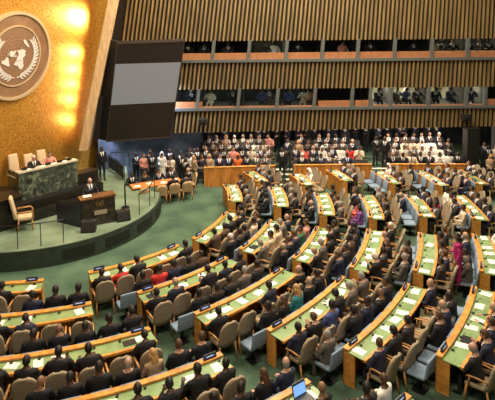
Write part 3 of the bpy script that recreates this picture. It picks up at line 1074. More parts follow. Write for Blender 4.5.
def make_body(name, pelvis, neck, hips, knees, ankles, toes, wrists, poles, palms, head_rot, female=False, skirt=False, dirs=None, curl=.5, tie=True):
    """One continuous figure: torso, limbs and neck fused into a single surface, then hands and head in the same mesh.
    Slots: 0 jacket, 1 trousers, 2 skin, 3 shirt, 4 shoes, 5 tie, 6 eyes, 7 lips."""
    bm = bmesh.new()
    pv, nk = Vector(pelvis), Vector(neck)
    ax = nk - pv
    L = ax.length
    up = ax.normalized()
    rt = Vector((1, 0, 0))
    fw = up.cross(rt) * -1
    fw = rt.cross(up) * -1 if fw.y < 0 else fw
    fs = .90 if female else 1.0
    prof = [(-.10, .13, .10, 0), (.0, .182, .132, 0), (.18, .178 * (.92 if female else 1), .134, .008), (.42, .182 * (.88 if female else 1), .130, .014), (.64, .200 * fs, .136, .016), (.80, .222 * fs, .128, .004), (.90, .196 * fs, .105, -.006), (.975, .110, .078, -.008), (1.06, .058, .060, .0)]
    rings = []
    n = 16
    for (t, hw, hd, o) in prof:
        c = pv + ax * t + fw * o
        rings.append([bm.verts.new(c + rt * hw * math.copysign(abs(math.cos(2 * PI * k / n)) ** .85, math.cos(2 * PI * k / n)) + fw * hd * math.sin(2 * PI * k / n)) for k in range(n)])
    for A, B in zip(rings, rings[1:]):
        for k in range(n):
            bm.faces.new([A[k], A[(k + 1) % n], B[(k + 1) % n], B[k]])
    bm.faces.new(list(reversed(rings[0])))
    bm.faces.new(rings[-1])
    hc = nk + up * .02 + Vector((0, .015, 0))
    hp = nk + up * .065 + head_rot @ Vector((0, .030, .083))
    add_tube(bm, [nk - up * .05, nk + up * .05, hp + head_rot @ Vector((0, -.02, -.04))], [.060, .054, .052], 10)
    segs = []
    elb = []
    for i, s in enumerate((-1, 1)):
        sh = pv + ax * .85 + rt * s * .195 * fs
        e, wv = ik(sh, wrists[i], .285, .255, poles[i])
        elb.append((sh, e, wv))
        add_tube(bm, [sh - rt * s * .05, sh, sh.lerp(e, .5), e, e.lerp(wv, .5), wv], [v * (.88 if female else 1) for v in (.060, .069, .061, .054, .049, .037)], 10)
        hpv, kn, an, to = Vector(hips[i]), Vector(knees[i]), Vector(ankles[i]), Vector(toes[i])
        add_tube(bm, [hpv.lerp(kn, -.12), hpv.lerp(kn, .2), hpv.lerp(kn, .6), kn, kn.lerp(an, .3), kn.lerp(an, .7), an], [.095, .092, .076, .064, .060, .050, .043], 10)
        h2 = an + (an - to).normalized() * .05
        add_tube(bm, [h2 + Vector((0, 0, -.03)), an.lerp(to, .2) + Vector((0, 0, -.02)), an.lerp(to, .7), to], [.034, .044, .042, .026], 8)
        segs += [(hpv, kn, 1, .07), (kn, an, 1, .05), (h2, to, 4, .035), (sh, e, 0, .05), (e, wv, 0, .04)]
    if skirt:
        kc, hc2 = (Vector(knees[0]) + Vector(knees[1])) / 2, (Vector(hips[0]) + Vector(hips[1])) / 2
        e = kc + (kc - hc2).normalized() * .05 if abs(kc.z - hc2.z) < .2 else kc.lerp((Vector(ankles[0]) + Vector(ankles[1])) / 2, .75)
        add_tube(bm, [hc2 - (e - hc2) * .05, hc2.lerp(e, .5), e], [.17, .19, .20], 16, 0, .62, rt)
    me = mesh_of(bm, 'tmp', [M_dark])
    o = link('tmp', me)
    md = o.modifiers.new('r', 'REMESH')
    md.mode = 'VOXEL'
    md.voxel_size = .021
    sm = o.modifiers.new('s', 'SMOOTH')
    sm.factor, sm.iterations = .5, 3
    dg = bpy.context.evaluated_depsgraph_get()
    fused = bpy.data.meshes.new_from_object(o.evaluated_get(dg))
    bpy.data.objects.remove(o)
    bpy.data.meshes.remove(me)
    bm = bmesh.new()
    bm.from_mesh(fused)
    bpy.data.meshes.remove(fused)

    def near(p, a, b):
        ab = b - a
        t = max(0, min(1, (p - a).dot(ab) / ab.length_squared))
        return (p - a - ab * t).length

    for f in bm.faces:
        p = f.calc_center_median()
        best, mi = 9, 0
        for a, b, k, r_ in segs:
            v = near(p, a, b) - r_
            if v < best:
                best, mi = v, k
        t = (p - pv).dot(up) / L
        tr = near(p, pv + ax * .1, pv + ax * .82) - .135
        if tr < best and t > -.05 and mi != 4:
            best, mi = tr, 0
            if t < .04:
                mi = 1
        if t > .90 and (p - (pv + ax)).length < .11 or t > 1.0:
            if t > (.945 if (p - pv).dot(fw) > -.01 else .985):
                mi = 3 if t < .985 and not female and (p - pv).dot(fw) > -.01 else 2
        lx, ly = (p - pv).dot(rt), (p - pv).dot(fw)
        if ly > .05 and .50 < t < 1.0 and abs(lx) < .016 + .165 * (t - .50):
            mi = (5 if abs(lx) < .022 and t < .97 and tie else 3) if not female else (2 if t > .85 else 3)
        f.material_index = mi
    for i, s in enumerate((-1, 1)):
        sh, e, wv = elb[i]
        d = (wv - e).normalized() if not dirs else Vector(dirs[i])
        hand(bm, wv + d * .012, d, palms[i], s > 0, 2, curl)
    head_bm(bm, hp, head_rot)
    me = mesh_of(bm, name, [M_dark] * 8, True)
    return me, hp


def seated(name, leany=.0, wr=((-.12, .30, .68), (.12, .30, .68)), yaw=0, pitch=-6, kn=((-.12, .36, .555), (.12, .36, .555)), an=((-.12, .36, .10), (.12, .36, .10)), dirs=None, curl=.5, **kw):
    hr = Matrix.Rotation(R(yaw), 3, 'Z') @ Matrix.Rotation(R(pitch), 3, 'X')
    toes = [(a[0] * 1.15, a[1] + .17, .035 if a[2] < .2 else a[2] - .06) for a in an]
    return make_body(name, (0, 0, .54), (0, leany, 1.06), ((-.09, .02, .54), (.09, .02, .54)), kn, an, toes, wr,
                     ((-.7, -.5, -.6), (.7, -.5, -.6)), ((0, 0, -1), (0, 0, -1)), hr, dirs=dirs, curl=curl, **kw)


def stand_legs(sp_=.10):
    return ((-.09, 0, .90), (.09, 0, .90)), ((-sp_, .02, .49), (sp_, .02, .49)), ((-sp_, -.01, .09), (sp_, -.01, .09)), ((-sp_ * 1.3, .16, .035), (sp_ * 1.3, .16, .035))


def standing(name, wr=((-.27, .03, .86), (.27, .03, .86)), yaw=0, pitch=-4, lean_=.02, dirs=None, palms=((1, 0, 0), (-1, 0, 0)), sp_=.10, **kw):
    h, k, a, t = stand_legs(sp_)
    hr = Matrix.Rotation(R(yaw), 3, 'Z') @ Matrix.Rotation(R(pitch), 3, 'X')
    return make_body(name, (0, 0, .92), (0, lean_, 1.47), h, k, a, t, wr, ((-.3, -1, 0), (.3, -1, 0)), palms, hr, dirs=dirs, **kw)


POSES = {
    'lap': seated('person_lap', .0),
    'desk': seated('person_desk', .09, ((-.20, .43, .80), (.20, .43, .80)), 0, -8),
    'write': seated('person_write', .14, ((-.16, .38, .80), (.08, .46, .80)), 8, -24),
    'turn': seated('person_turn', .02, ((-.18, .34, .70), (.16, .34, .72)), 42, -4),
    'turnr': seated('person_turn_other', .03, ((-.18, .34, .72), (.16, .36, .70)), -40, -6),
    'phone': seated('person_phone', .05, ((-.07, .30, .92), (.08, .31, .92)), 0, -26),
    'cross': seated('person_crossed', -.05, ((-.14, .26, .70), (.12, .28, .72)), -15, -4, ((-.10, .37, .55), (.06, .39, .64)), ((-.10, .36, .10), (-.10, .50, .36))),
    'lady': seated('woman_lap', .02, ((-.10, .30, .68), (.10, .30, .68)), 10, -6, female=True, skirt=True),
    'ladydesk': seated('woman_desk', .09, ((-.17, .42, .80), (.17, .42, .80)), -8, -8, female=True),
    'stand': standing('person_standing'),
    'standfold': standing('person_standing_folded', ((-.06, .22, 1.00), (.06, .23, 1.02)), 12, dirs=((.8, .3, 0), (-.8, .3, 0)), palms=((0, -1, 0), (0, -1, 0))),
    'standhold': standing('person_standing_reading', ((-.08, .32, 1.15), (.08, .32, 1.15)), -20, -14, palms=((.5, 0, .8), (-.5, 0, .8))),
    'standlady': standing('woman_standing', ((-.24, .06, .88), (.10, .26, 1.05)), 20, -4, female=True, skirt=True),
    'speak': standing('person_speaking', ((-.24, .33, 1.12), (.24, .33, 1.12)), 0, -3, .05, palms=((0, 0, -1), (0, 0, -1))),
}
POSE_HEAD_ROT = {'lap': (0, -6), 'desk': (0, -8), 'write': (8, -24), 'turn': (42, -4), 'turnr': (-40, -6), 'phone': (0, -26), 'cross': (-15, -4), 'lady': (10, -6), 'ladydesk': (-8, -8),
                 'stand': (0, -4), 'standfold': (12, -4), 'standhold': (-20, -14), 'standlady': (20, -4), 'speak': (0, -3)}

# appearance codes: suit, skin, hair style, hair colour, words, woman
LOOK = {
    'k': ('black', 'd', 'short', 'black', 'black suit, black hair'),
    'K': ('black', 'l', 'short', 'brown', 'black suit, brown hair'),
    'M': ('charcoal', 'm', 'short', 'black', 'charcoal suit, dark hair'),
    'b': ('navy', 'd', 'short', 'black', 'navy suit, black hair'),
    'B': ('navy', 'l', 'short', 'brown', 'navy suit, brown hair'),
    'n': ('black', 'm', None, 'black', 'black suit, bald head'),
    'D': ('black', 'd', None, 'black', 'black suit, shaved head'),
    'g': ('grey', 'l', 'short', 'grey', 'grey suit, grey hair'),
    'G': ('navy', 'l', 'fringe', 'grey', 'navy suit, balding head'),
    'J': ('black', 'l', 'fringe', 'grey', 'black suit, balding head'),
    'N': ('brown', 'm', 'short', 'black', 'brown jacket, dark hair'),
    'h': ('black', 'l', 'short', 'white', 'black suit, white hair'),
    'l': ('black', 'l', 'long', 'brown', 'black jacket, brown hair'),
    'L': ('tan', 'l', 'long', 'blonde', 'tan top, blonde hair'),
    'f': ('charcoal', 'm', 'bun', 'black', 'charcoal dress, dark bun'),
    'c': ('cream', 'm', 'short', 'black', 'cream jacket, dark hair'),
    'w': ('white', 'd', 'short', 'black', 'white robe, black hair'),
    'W': ('white', 'm', 'scarf', 'white', 'white robe, white headscarf'),
    'x': ('white', 'd', None, 'black', 'white shirt, shaved head'),
    'r': ('red', 'd', 'bun', 'black', 'red dress, black hair'),
    'R': ('coral', 'd', 'long', 'black', 'coral dress, dark hair'),
    'p': ('red', 'd', 'short', 'black', 'red shirt, black hair'),
    'm': ('magenta', 'm', 'long', 'black', 'magenta dress, dark hair'),
    'u': ('purple', 'm', 'long', 'black', 'purple dress, dark hair'),
    't': ('teal', 'l', 'long', 'blonde', 'teal blouse, blonde hair'),
    'v': ('blue', 'm', 'short', 'black', 'blue jacket, black hair'),
    'e': ('green', 'm', 'short', 'black', 'green jacket, dark hair'),
    'o': ('orange', 'd', 'scarf', 'orange', 'orange dress, orange headscarf'),
    'P': ('pink', 'l', 'short', 'brown', 'pink jacket, brown hair'),
}
LADIES = 'lLfrRmutoW'
HC['red'] = CL['red']
HC['orange'] = CL['orange']
BODY, HAIR = {}, {}


def body_mesh(pose, look):
    if (pose, look) not in BODY:
        su, sk, hs, hc, _ = LOOK[look]
        me = POSES[pose][0].copy()
        robe = su in ('white', 'red', 'coral', 'magenta', 'purple', 'orange') and look != 'x'
        trousers = su if robe or su in ('black', 'navy', 'charcoal', 'grey', 'brown', 'cream') else 'charcoal'
        sm = M_shirt
        tie = {'k': 'charcoal', 'K': 'blue', 'b': 'blue', 'B': 'red', 'g': 'navy', 'M': 'purple'}.get(look, 'navy')
        if robe or look in 'pPetLlfv':
            sm = cloth(su)
        for i, m in enumerate((cloth(su), cloth(trousers), skin(sk), sm, M_shoe, cloth(su) if robe or look in LADIES or look in 'pPetx' else cloth(tie), M_eye, M_lip)):
            me.materials[i] = m
        BODY[(pose, look)] = me
    return BODY[(pose, look)]


def hair_of(pose, look):
    if (pose, look) not in HAIR:
        su, sk, hs, hc, _ = LOOK[look]
        yaw, pit = POSE_HEAD_ROT[pose]
        me = hair_mesh(hs, POSES[pose][1], Matrix.Rotation(R(yaw), 3, 'Z') @ Matrix.Rotation(R(pit), 3, 'X'))
        me.materials[0] = cloth(su) if hs == 'scarf' else hair_m(hc)
        HAIR[(pose, look)] = me
    return HAIR[(pose, look)]


N_PEOPLE = 0


def person(look, pose, loc, facing, label, group=None, scale=.93):
    """facing: direction the figure looks, as an angle in radians (0 = +x)."""
    global N_PEOPLE
    N_PEOPLE += 1
    o = link('person', body_mesh(pose, look))
    o.location = loc
    o.rotation_euler = (0, 0, facing - PI / 2)
    o.scale = (scale, scale, scale)
    tag(o, label, 'person', group)
    if LOOK[look][2]:
        link('headscarf' if LOOK[look][2] == 'scarf' else 'hair', hair_of(pose, look), o)
    return o


# ------------------------------------------------------------------ chairs of the hall
def make_armchair():
    t = thing('armchair', 'x', 'armchair', (0, 0, 0))
    obj('seat', boxm(-.24, .24, -.22, .25, .39, .47, bevel=.03), M_taupe, t, True)
    bm = bmesh.new()
    g = []
    nx = 8
    VS = (0, .2, .4, .55, .66, .76, .85, .92, .97, 1.0)
    nz = 9
    for side in (0, 1):
        rows = []
        for j in range(nz + 1):
            v = VS[j]
            hw = .255 * (1 if v < .55 else math.sqrt(max(.10, 1 - ((v - .55) / .46) ** 3.0)))
            rows.append([bm.verts.new((hw * (2 * i / nx - 1), -.22 - .15 * v + .07 * (1 - v * .5) * (2 * i / nx - 1) ** 2 - (.055 if side else 0), .40 + .66 * v)) for i in range(nx + 1)])
        g.append(rows)
    for j in range(nz):
        for i in range(nx):
            bm.faces.new([g[0][j][i], g[0][j][i + 1], g[0][j + 1][i + 1], g[0][j + 1][i]])
            bm.faces.new([g[1][j][i], g[1][j + 1][i], g[1][j + 1][i + 1], g[1][j][i + 1]])
    for j in range(nz):
        for i in (0, nx):
            bm.faces.new([g[0][j][i], g[0][j + 1][i], g[1][j + 1][i], g[1][j][i]])
    for j in (0, nz):
        for i in range(nx):
            bm.faces.new([g[0][j][i], g[0][j][i + 1], g[1][j][i + 1], g[1][j][i]])
    obj('backrest', bm, M_taupe, t, True)
    for s in (-1, 1):
        bm = bmesh.new()
        add_tube(bm, [(s * .262, -.26, .63), (s * .275, -.02, .665), (s * .272, .18, .655), (s * .268, .21, .62)], [.020, .024, .026, .02], 8, 0, .7)
        add_tube(bm, [(s * .270, .14, .65), (s * .255, .15, .42)], [.018, .02], 8)
        obj('arm', bm, M_chwood, t, True)
    for sx in (-1, 1):
        for sy, y0, y1 in ((1, .20, .25), (-1, -.21, -.30)):
            bm = bmesh.new()
            add_tube(bm, [(sx * .225, y0, .43), (sx * .235, (y0 + y1) / 2, .2), (sx * .235, y1, 0)], [.026, .022, .016], 8)
            obj('leg', bm, M_chwood, t, True)
    return t


def make_blue_seat():
    t = thing('blue_seat', 'x', 'seat', (0, 0, 0))
    obj('seat_cushion', boxm(-.235, .235, -.18, .24, .38, .465, bevel=.035), M_blue, t, True)
    bm = boxm(-.235, .235, -.03, .03, 0, .42, bevel=.028)
    for v in bm.verts:
        v.co = Vector((v.co.x * (1 - .06 * v.co.z / .42), v.co.y - .20 - .05 * v.co.z / .42, v.co.z + .43))
    obj('backrest', bm, M_blue, t, True)
    bm = bmesh.new()
    add_tube(bm, [(0, 0, .03), (0, 0, .39)], .045, 10)
    obj('pedestal', bm, M_steel, t, True)
    obj('base_plate', boxm(-.15, .15, -.15, .15, 0, .03, bevel=.008), M_steel, t)
    return t


PROTO_ARM, PROTO_BLUE = make_armchair(), make_blue_seat()
USED = {}


def place(proto, key, loc, rz, label, group):
    if key not in USED:
        USED[key] = 1
        proto.location, proto.rotation_euler = loc, (0, 0, rz)
        proto['label'], proto['group'] = label, group
        return proto
    return dup(proto, loc, rz, label, group)


# ------------------------------------------------------------------ the desks: radius of the front, first and last angle
DESKS = {
    'A1': (6.55, -92.0, -77.1), 'A2': (8.27, -87.5, -67.4), 'A3': (10.09, -83.5, -60.8), 'A4': (11.88, -77.0, -55.7), 'A5': (13.70, -63.0, -51.5), 'A6': (15.29, -55.0, -46.9),
    'B1': (6.51, -66.3, -39.8), 'B2': (8.34, -59.1, -37.5), 'B3': (10.13, -54.1, -35.2), 'B4': (11.85, -49.1, -32.5), 'B5': (13.55, -45.7, -30.2), 'B6': (15.20, -41.1, -27.5),
    'C1': (6.57, -34.2, -10.9), 'C2': (8.35, -32.7, -14.5), 'C3': (10.11, -30.9, -15.9), 'C4': (11.86, -29.4, -14.8), 'C5': (13.57, -26.6, -14.4), 'C6': (15.33, -23.7, -13.3),
    'D1': (6.53, -0.4, 17.9), 'D2': (8.36, -4.5, 11.1), 'D3': (10.12, -8.9, 4.6), 'D4': (11.93, -9.7, 2.5), 'D5': (13.79, -7.8, 1.9), 'D6': (15.65, -8.1, 1.5),
    'E2': (8.06, 17.2, 28.4), 'E3': (9.88, 11.0, 20.4), 'E4': (11.77, 11.8, 19.9), 'E5': (13.70, 8.2, 16.2), 'E6': (15.61, 6.0, 14.1), 'E7': (17.40, 5.8, 12.8),
}
# who sits where: F = armchairs behind the desk, S = blue seats against its front; '.' is an empty seat.
# Block A is read from its right end, the others from their near end.
SEATS = {
    'A1F': '.kkk', 'A2S': 'kkb.k', 'A2F': '..bkk', 'A3S': 'kkknk.k', 'A3F': 'k.kkkkk', 'A4S': 'KKLJkkn', 'A4F': 'kkkk.kk', 'A5S': 'Glkk', 'A5F': 'nkkk', 'A6S': 'xkkk', 'A6F': 'kkkk',
    'B1F': 'krk..k', 'B2S': '.kpbkN', 'B2F': 'kG.kbk', 'B3S': '.kkkgM', 'B3F': 'k..b.J', 'B4S': '.kltJk', 'B4F': 'bKvkgg', 'B5S': 'g.kbnM', 'B5F': 'BkM..G', 'B6S': '..KGk.', 'B6F': 'JBBG.M',
    'C1F': 'NkkKM', 'C1S': '', 'C2S': 'kMkcK', 'C2F': 'kccgk', 'C3S': 'kKkeP', 'C3F': 'JgkKM', 'C4S': 'kMNkb', 'C4F': 'kMlJk', 'C5S': 'gKk..', 'C5F': 'MkNfK', 'C6S': 'gM.kN', 'C6F': 'bkGMw',
    'D1F': 'gkkM', 'D2S': 'kkMK', 'D2F': 'kkgM', 'D3S': 'kMkk', 'D3F': 'kKkb', 'D4S': 'uR.K', 'D4F': 'kkMk', 'D5S': '..kM', 'D5F': 'kmkb', 'D6S': 'cMkw', 'D6F': 'bkMk',
    'E2F': 'bgM', 'E3F': '.W.', 'E4F': 'KgM', 'E5S': '...', 'E5F': 'MkW', 'E6S': '..k', 'E6F': 'BKM', 'E7S': 'BJMk', 'E7F': 'kMhK',
}
BLOCK = {'A': 'leftmost block', 'B': 'second block', 'C': 'middle block', 'D': 'fourth block', 'E': 'far block'}
ROWW = ' first second third fourth fifth sixth seventh'.split(' ')
SEATED = []


def polar(r, a, z=0.0):
    return Vector((CX + r * math.cos(R(a)), CY + r * math.sin(R(a)), z))


def build_desk(key):
    r, a0, a1 = DESKS[key]
    blk, row = key[0], int(key[1])
    dn_ = '%s-row desk, %s' % (ROWW[row], BLOCK[blk])
    mid = polar(r + .3, (a0 + a1) / 2)
    off = (mid.x - CX, mid.y - CY)
    t = thing('delegate_desk', 'curved wooden desk with green leather top, %s row, %s' % (ROWW[row], BLOCK[blk]), 'desk', mid, 0, 'curved delegate desks')
    n = max(6, int((a1 - a0) * .9))
    bm = bmesh.new()
    add_arc(bm, r, r + .035, .02, .80, a0, a1, n, off)
    obj('front_panel', bm, M_oakd, t)
    bm = bmesh.new()
    add_arc(bm, r - .02, r + .13, .80, .845, a0, a1, n, off)
    obj('front_rail', bm, M_oak, t)
    bm = bmesh.new()
    add_arc(bm, r + .13, r + .52, .765, .79, a0, a1, n, off)
    obj('leather_top', bm, M_leather, t)
    bm = bmesh.new()
    add_arc(bm, r + .52, r + .59, .745, .80, a0, a1, n, off)
    rr = obj('rear_rail', bm, M_oak, t)
    da = math.degrees(.035 / r)
    for e, (b0, b1) in enumerate(((a0, a0 + da), (a1 - da, a1))):
        bm = bmesh.new()
        add_arc(bm, r + .035, r + .30, .0, .765, b0, b1, 1, off)
        obj('end_panel', bm, M_oak, t)
    nseat = max(1, round(math.radians(a1 - a0) * r / .56))
    for i in range(nseat):
        a = a0 + (i + .5) * (a1 - a0) / nseat
        if i % 2 == 0:
            bm = bmesh.new()
            da2 = math.degrees(.15 / r)
            add_arc(bm, r + .588, r + .600, .75, .785, a - da2, a + da2, 3, off)
            obj('voting_panel', bm, M_dark, t)
        p = polar(r + .20, a + .6, .79) - mid
        q = polar(r + .29, a + .6, .92) - mid
        bm = bmesh.new()
        add_box(bm, p.x - .03, p.x + .03, p.y - .03, p.y + .03, .79, .815)
        add_tube(bm, [p, p.lerp(q, .5) + Vector((0, 0, .02)), q], [.006, .005, .009], 6)
        obj('microphone', bm, M_dark, t)
    # nameplates on the front rail, near both ends
    for e, a in (('near', a0 + math.degrees(.30 / r)), ('far', a1 - math.degrees(.30 / r))):
        if blk == 'A':
            if e == 'near' and row in (1, 2, 4, 5, 6):
                continue
            e = {'near': 'left', 'far': 'right'}[e]
        p = polar(r + .06, a, .845)
        np_ = thing('nameplate', 'blue lit nameplate on %s end of %s' % (e, dn_), 'nameplate', p, R(a) + PI / 2, 'country nameplates')
        bm = bmesh.new()
        add_box(bm, -.155, .155, -.035, .035, 0, .012)
        add_hexa(bm, [(-.155, -.03, .01), (.155, -.03, .01), (.155, .02, .01), (-.155, .02, .01)], [(-.155, -.005, .105), (.155, -.005, .105), (.155, .02, .105), (-.155, .02, .105)])
        obj('holder', bm, M_dark, np_)
        for nm, x0, x1, z0, z1, m, dd in (('face', -.13, .13, .032, .083, M_plate, 0), ('lettering', -.09, .08, .05, .065, M_platelet, 1)):
            bm = bmesh.new()                               # both faces of the plate
            for (ya, yb, s) in ((-.0296, -.0054, -1), (.0195, .0195, 1)):
                y0 = ya + (yb - ya) * (z0 - .01) / .095
                y1 = ya + (yb - ya) * (z1 - .01) / .095
                d = s * (.003 + .002 * dd)
                add_hexa(bm, [(x0, y0, z0), (x1, y0, z0), (x1, y1, z1), (x0, y1, z1)], [(x0, y0 + d, z0), (x1, y0 + d, z0), (x1, y1 + d, z1), (x0, y1 + d, z1)])
            obj(nm, bm, m, np_)
    # papers on the green top
    rnd = random.Random(key)
    for i in range(nseat):
        if rnd.random() > (.70 if blk in 'AB' else .92):
            continue
        a = a0 + (i + .5 + rnd.uniform(-.25, .25)) * (a1 - a0) / nseat
        p = polar(r + rnd.uniform(.28, .38), a, .7915)
        o = obj('paper_sheet', boxm(-.105, .105, -.148, .148, 0, .004), M_paper)
        o.location = p
        o.rotation_euler = (0, 0, R(a) + rnd.choice((0, PI / 2)) + rnd.uniform(-.3, .3))
        tag(o, 'white paper sheet lying on green top of the %s' % dn_, 'paper', 'papers on the %s' % dn_)
    return t


def visible(p, m=14):
    x, y = proj(p)
    return -m < x < 495 + m and y < 400 + m * .6


def build_seats(key):
    r, a0, a1 = DESKS[key]
    blk, row = key[0], int(key[1])
    dn_ = '%s-row desk, %s' % (ROWW[row], BLOCK[blk])
    end = 'right end' if blk == 'A' else 'near end'
    for kind in 'SF':
        s = SEATS.get(key + kind, '')
        n = len(s)
        for i, c in enumerate(s):
            if blk == 'A':
                a = a1 - math.degrees(.30 / r) - i * math.degrees(.585 / r)
            else:
                a = a0 + (i + .5) * (a1 - a0) / n
            rad = r + .85 + .05 * math.sin(i * 2.3 + row) if kind == 'F' else r - .27
            if kind == 'S' and blk in 'BC':
                a -= math.degrees((.48 if blk == 'B' else .25) / r)
            p = polar(rad, a)
            if not visible((p.x, p.y, 1.15)):
                continue
            rz = R(a) + PI / 2                              # a chair that looks at the stage
            wh = '%s from %s' % (ORD[i + 1], end)
            face = R(a) + PI
            if kind == 'F':
                lab = ('empty' if c == '.' else 'occupied') + ' taupe armchair with wooden arms, %s, %s' % (wh, dn_)
                place(PROTO_ARM, 'arm', p, rz, lab, 'taupe armchairs at the desks')
            else:
                lab = ('empty' if c == '.' else 'occupied') + ' blue-grey seat against front of %s, %s' % (dn_, wh)
                place(PROTO_BLUE, 'blue', p, rz, lab, 'blue-grey seats before the desks')
            if c == '.':
                continue
            rnd = random.Random('%s%s%d' % (key, kind, i))
            if c == 'k' and blk in 'CDE':
                c = rnd.choice('kkkKKMJgBNgcGhM')
            if c in LADIES:
                pose = rnd.choice(['lady', 'ladydesk'] if kind == 'F' else ['lady'])
            elif kind == 'F':
                pose = rnd.choice(['desk', 'desk', 'write', 'turn', 'turnr', 'lap', 'phone'])
            else:
                pose = rnd.choice(['lap', 'lap', 'turn', 'turnr', 'phone', 'cross'])
            where = '%s at %s' % (wh, dn_) if kind == 'F' else '%s blue seat from %s before %s' % (ORD[i + 1], end, dn_)
            q = polar(rad + (-.03 if kind == 'F' else -.0), a, -.02 + rnd.uniform(-.01, .02))
            SEATED.append((c, pose, q, face + rnd.uniform(-.12, .12), 'person, ' + LOOK[c][4] + ', ' + where, rnd.uniform(.92, 1.0)))


for key in DESKS:
    build_desk(key)
    build_seats(key)
for c, pose, q, face, lab, sc in SEATED:
    person(c, pose, q, face, lab, None, sc)

# laptop and other small things on the desks
t = thing('laptop', 'open laptop with bright blue screen on fifth-row desk, leftmost block', 'laptop', polar(13.70 + .36, -53.2, .792), R(-53.2) - PI / 2 + PI)
obj('base', boxm(-.17, .17, -.12, .12, 0, .018, bevel=.004), M_dark, t)
bm = bmesh.new()
add_box(bm, -.17, .17, -.006, .006, 0, .23, mtx=Matrix.Translation((0, .12, .015)) @ Matrix.Rotation(R(-15), 4, 'X'))
lid = obj('lid', bm, M_dark, t)
bm = bmesh.new()
add_box(bm, -.155, .155, -.010, -.0065, .015, .215, mtx=Matrix.Translation((0, .12, .015)) @ Matrix.Rotation(R(-15), 4, 'X'))
obj('screen', bm, M_screen_l, lid)
for k, (r, a, lab) in enumerate(((10.09, -64.0, 'black folder on third-row desk, leftmost block, near its right end'), (8.36, -57.0, 'black folder on second-row desk, second block, near end'), (8.35, -30.0, 'black folder on second-row desk, middle block, near end'), (15.2, -37.2, 'dark notebook on sixth-row desk, second block'))):
    o = obj('folder', boxm(-.15, .15, -.11, .11, 0, .015, bevel=.004), M_dark)
    o.location = polar(r + .33, a, .7915)
    o.rotation_euler = (0, 0, R(a) + PI / 2)
    tag(o, lab, 'folder')
o = obj('handbag', boxm(-.15, .15, -.07, .07, 0, .22, bevel=.05), mat('grey_bag', (.22, .21, .22), .7, var=.2), None, True)
o.location = polar(15.20 - .24, -33.6, .46)
o.rotation_euler = (0, 0, R(-33) + PI / 2)
tag(o, 'grey bag lying on a blue seat before sixth-row desk, second block', 'bag')

# ------------------------------------------------------------------ people on the stage
person('h', 'desk', pp(1.06, -1.12, 1.50), PANG - PI / 2, 'person with white hair in black suit seated behind the marble desk', None, .90)
person('P', 'ladydesk', pp(1.80, -1.15, 1.50), PANG - PI / 2 - .3, 'person in pink jacket seated at right of the marble desk', None, .90)
person('J', 'speak', (-6.02, 19.86, STAGE), math.atan2(dn.y, dn.x) + .25, 'person in black suit speaking behind the lectern', None, .93)
person('k', 'stand', (-6.82, 24.6, STAGE), R(-60), 'person in black suit standing alone beside the gold wall', None, .93)

# the long table at the foot of the blue wall
TAX = Vector((.905, .425, 0))
TAY = Vector((-.425, .905, 0))
TAO = Vector((-4.35, 23.72, 0))
t = thing('side_table', 'long orange wooden table with papers beside the stage', 'table', TAO, math.atan2(TAX.y, TAX.x))
bm = boxm(-.95, 1.35, -.35, .35, .72, .76, bevel=.012)
obj('tabletop', bm, mat('table_orange_wood', (0.62, 0.22, 0.055), .4, var=.2, vscale=5), t)
for x in (-.85, 1.25):
    for y in (-.28, .28):
        bm = bmesh.new()
        add_tube(bm, [(x, y, 0), (x, y, .73)], .03, 8)
        obj('leg', bm, M_steel, t)
for k, (x, y, wt) in enumerate(((-.7, -.1, 'left end'), (-.1, .05, 'middle'), (.5, -.1, 'right half'), (1.1, .05, 'right end'))):
    o = obj('paper_sheet', boxm(-.15, .15, -.12, .12, 0, .006), M_paper)
    o.location = TAO + TAX * x + TAY * y + Vector((0, 0, .761))
    o.rotation_euler = (0, 0, .4 + .5 * k)
    tag(o, 'white papers on the long orange table, ' + wt, 'paper', 'papers on the side table')
M_tchair = mat('tan_shell_chair', (0.50, 0.33, 0.17), .7, var=.1)


def side_chair(lab, x, y, rz):
    c = thing('side_chair', lab, 'chair', TAO + TAX * x + TAY * y, math.atan2(TAX.y, TAX.x) + rz, 'tan chairs at the long table')
    obj('seat', boxm(-.23, .23, -.2, .22, .40, .46, bevel=.03), M_tchair, c, True)
    bm = bmesh.new()
    gg = []
    for sd in (0, 1):
        rows = []
        for j in range(8):
            v = j / 7
            hw = .25 * (1 if v < .6 else math.sqrt(max(.03, 1 - ((v - .6) / .42) ** 2.2)))
            rows.append([bm.verts.new((hw * (i / 3 - 1), -.20 - .12 * v + .08 * (i / 3 - 1) ** 2 - (.05 if sd else 0), .42 + .50 * v)) for i in range(7)])
        gg.append(rows)
    for j in range(7):
        for i in range(6):
            bm.faces.new([gg[0][j][i], gg[0][j][i + 1], gg[0][j + 1][i + 1], gg[0][j + 1][i]])
            bm.faces.new([gg[1][j][i], gg[1][j + 1][i], gg[1][j + 1][i + 1], gg[1][j][i + 1]])
        for i in (0, 6):
            bm.faces.new([gg[0][j][i], gg[0][j + 1][i], gg[1][j + 1][i], gg[1][j][i]])
    for i in range(6):
        bm.faces.new([gg[0][7][i], gg[0][7][i + 1], gg[1][7][i + 1], gg[1][7][i]])
    obj('backrest', bm, M_tchair, c, True)
    for sx in (-1, 1):
        for sy in (-1, 1):
            bm = bmesh.new()
            add_tube(bm, [(sx * .2, sy * .18, .42), (sx * .22, sy * .22, 0)], [.024, .016], 6)
            obj('leg', bm, M_chwood, c, True)


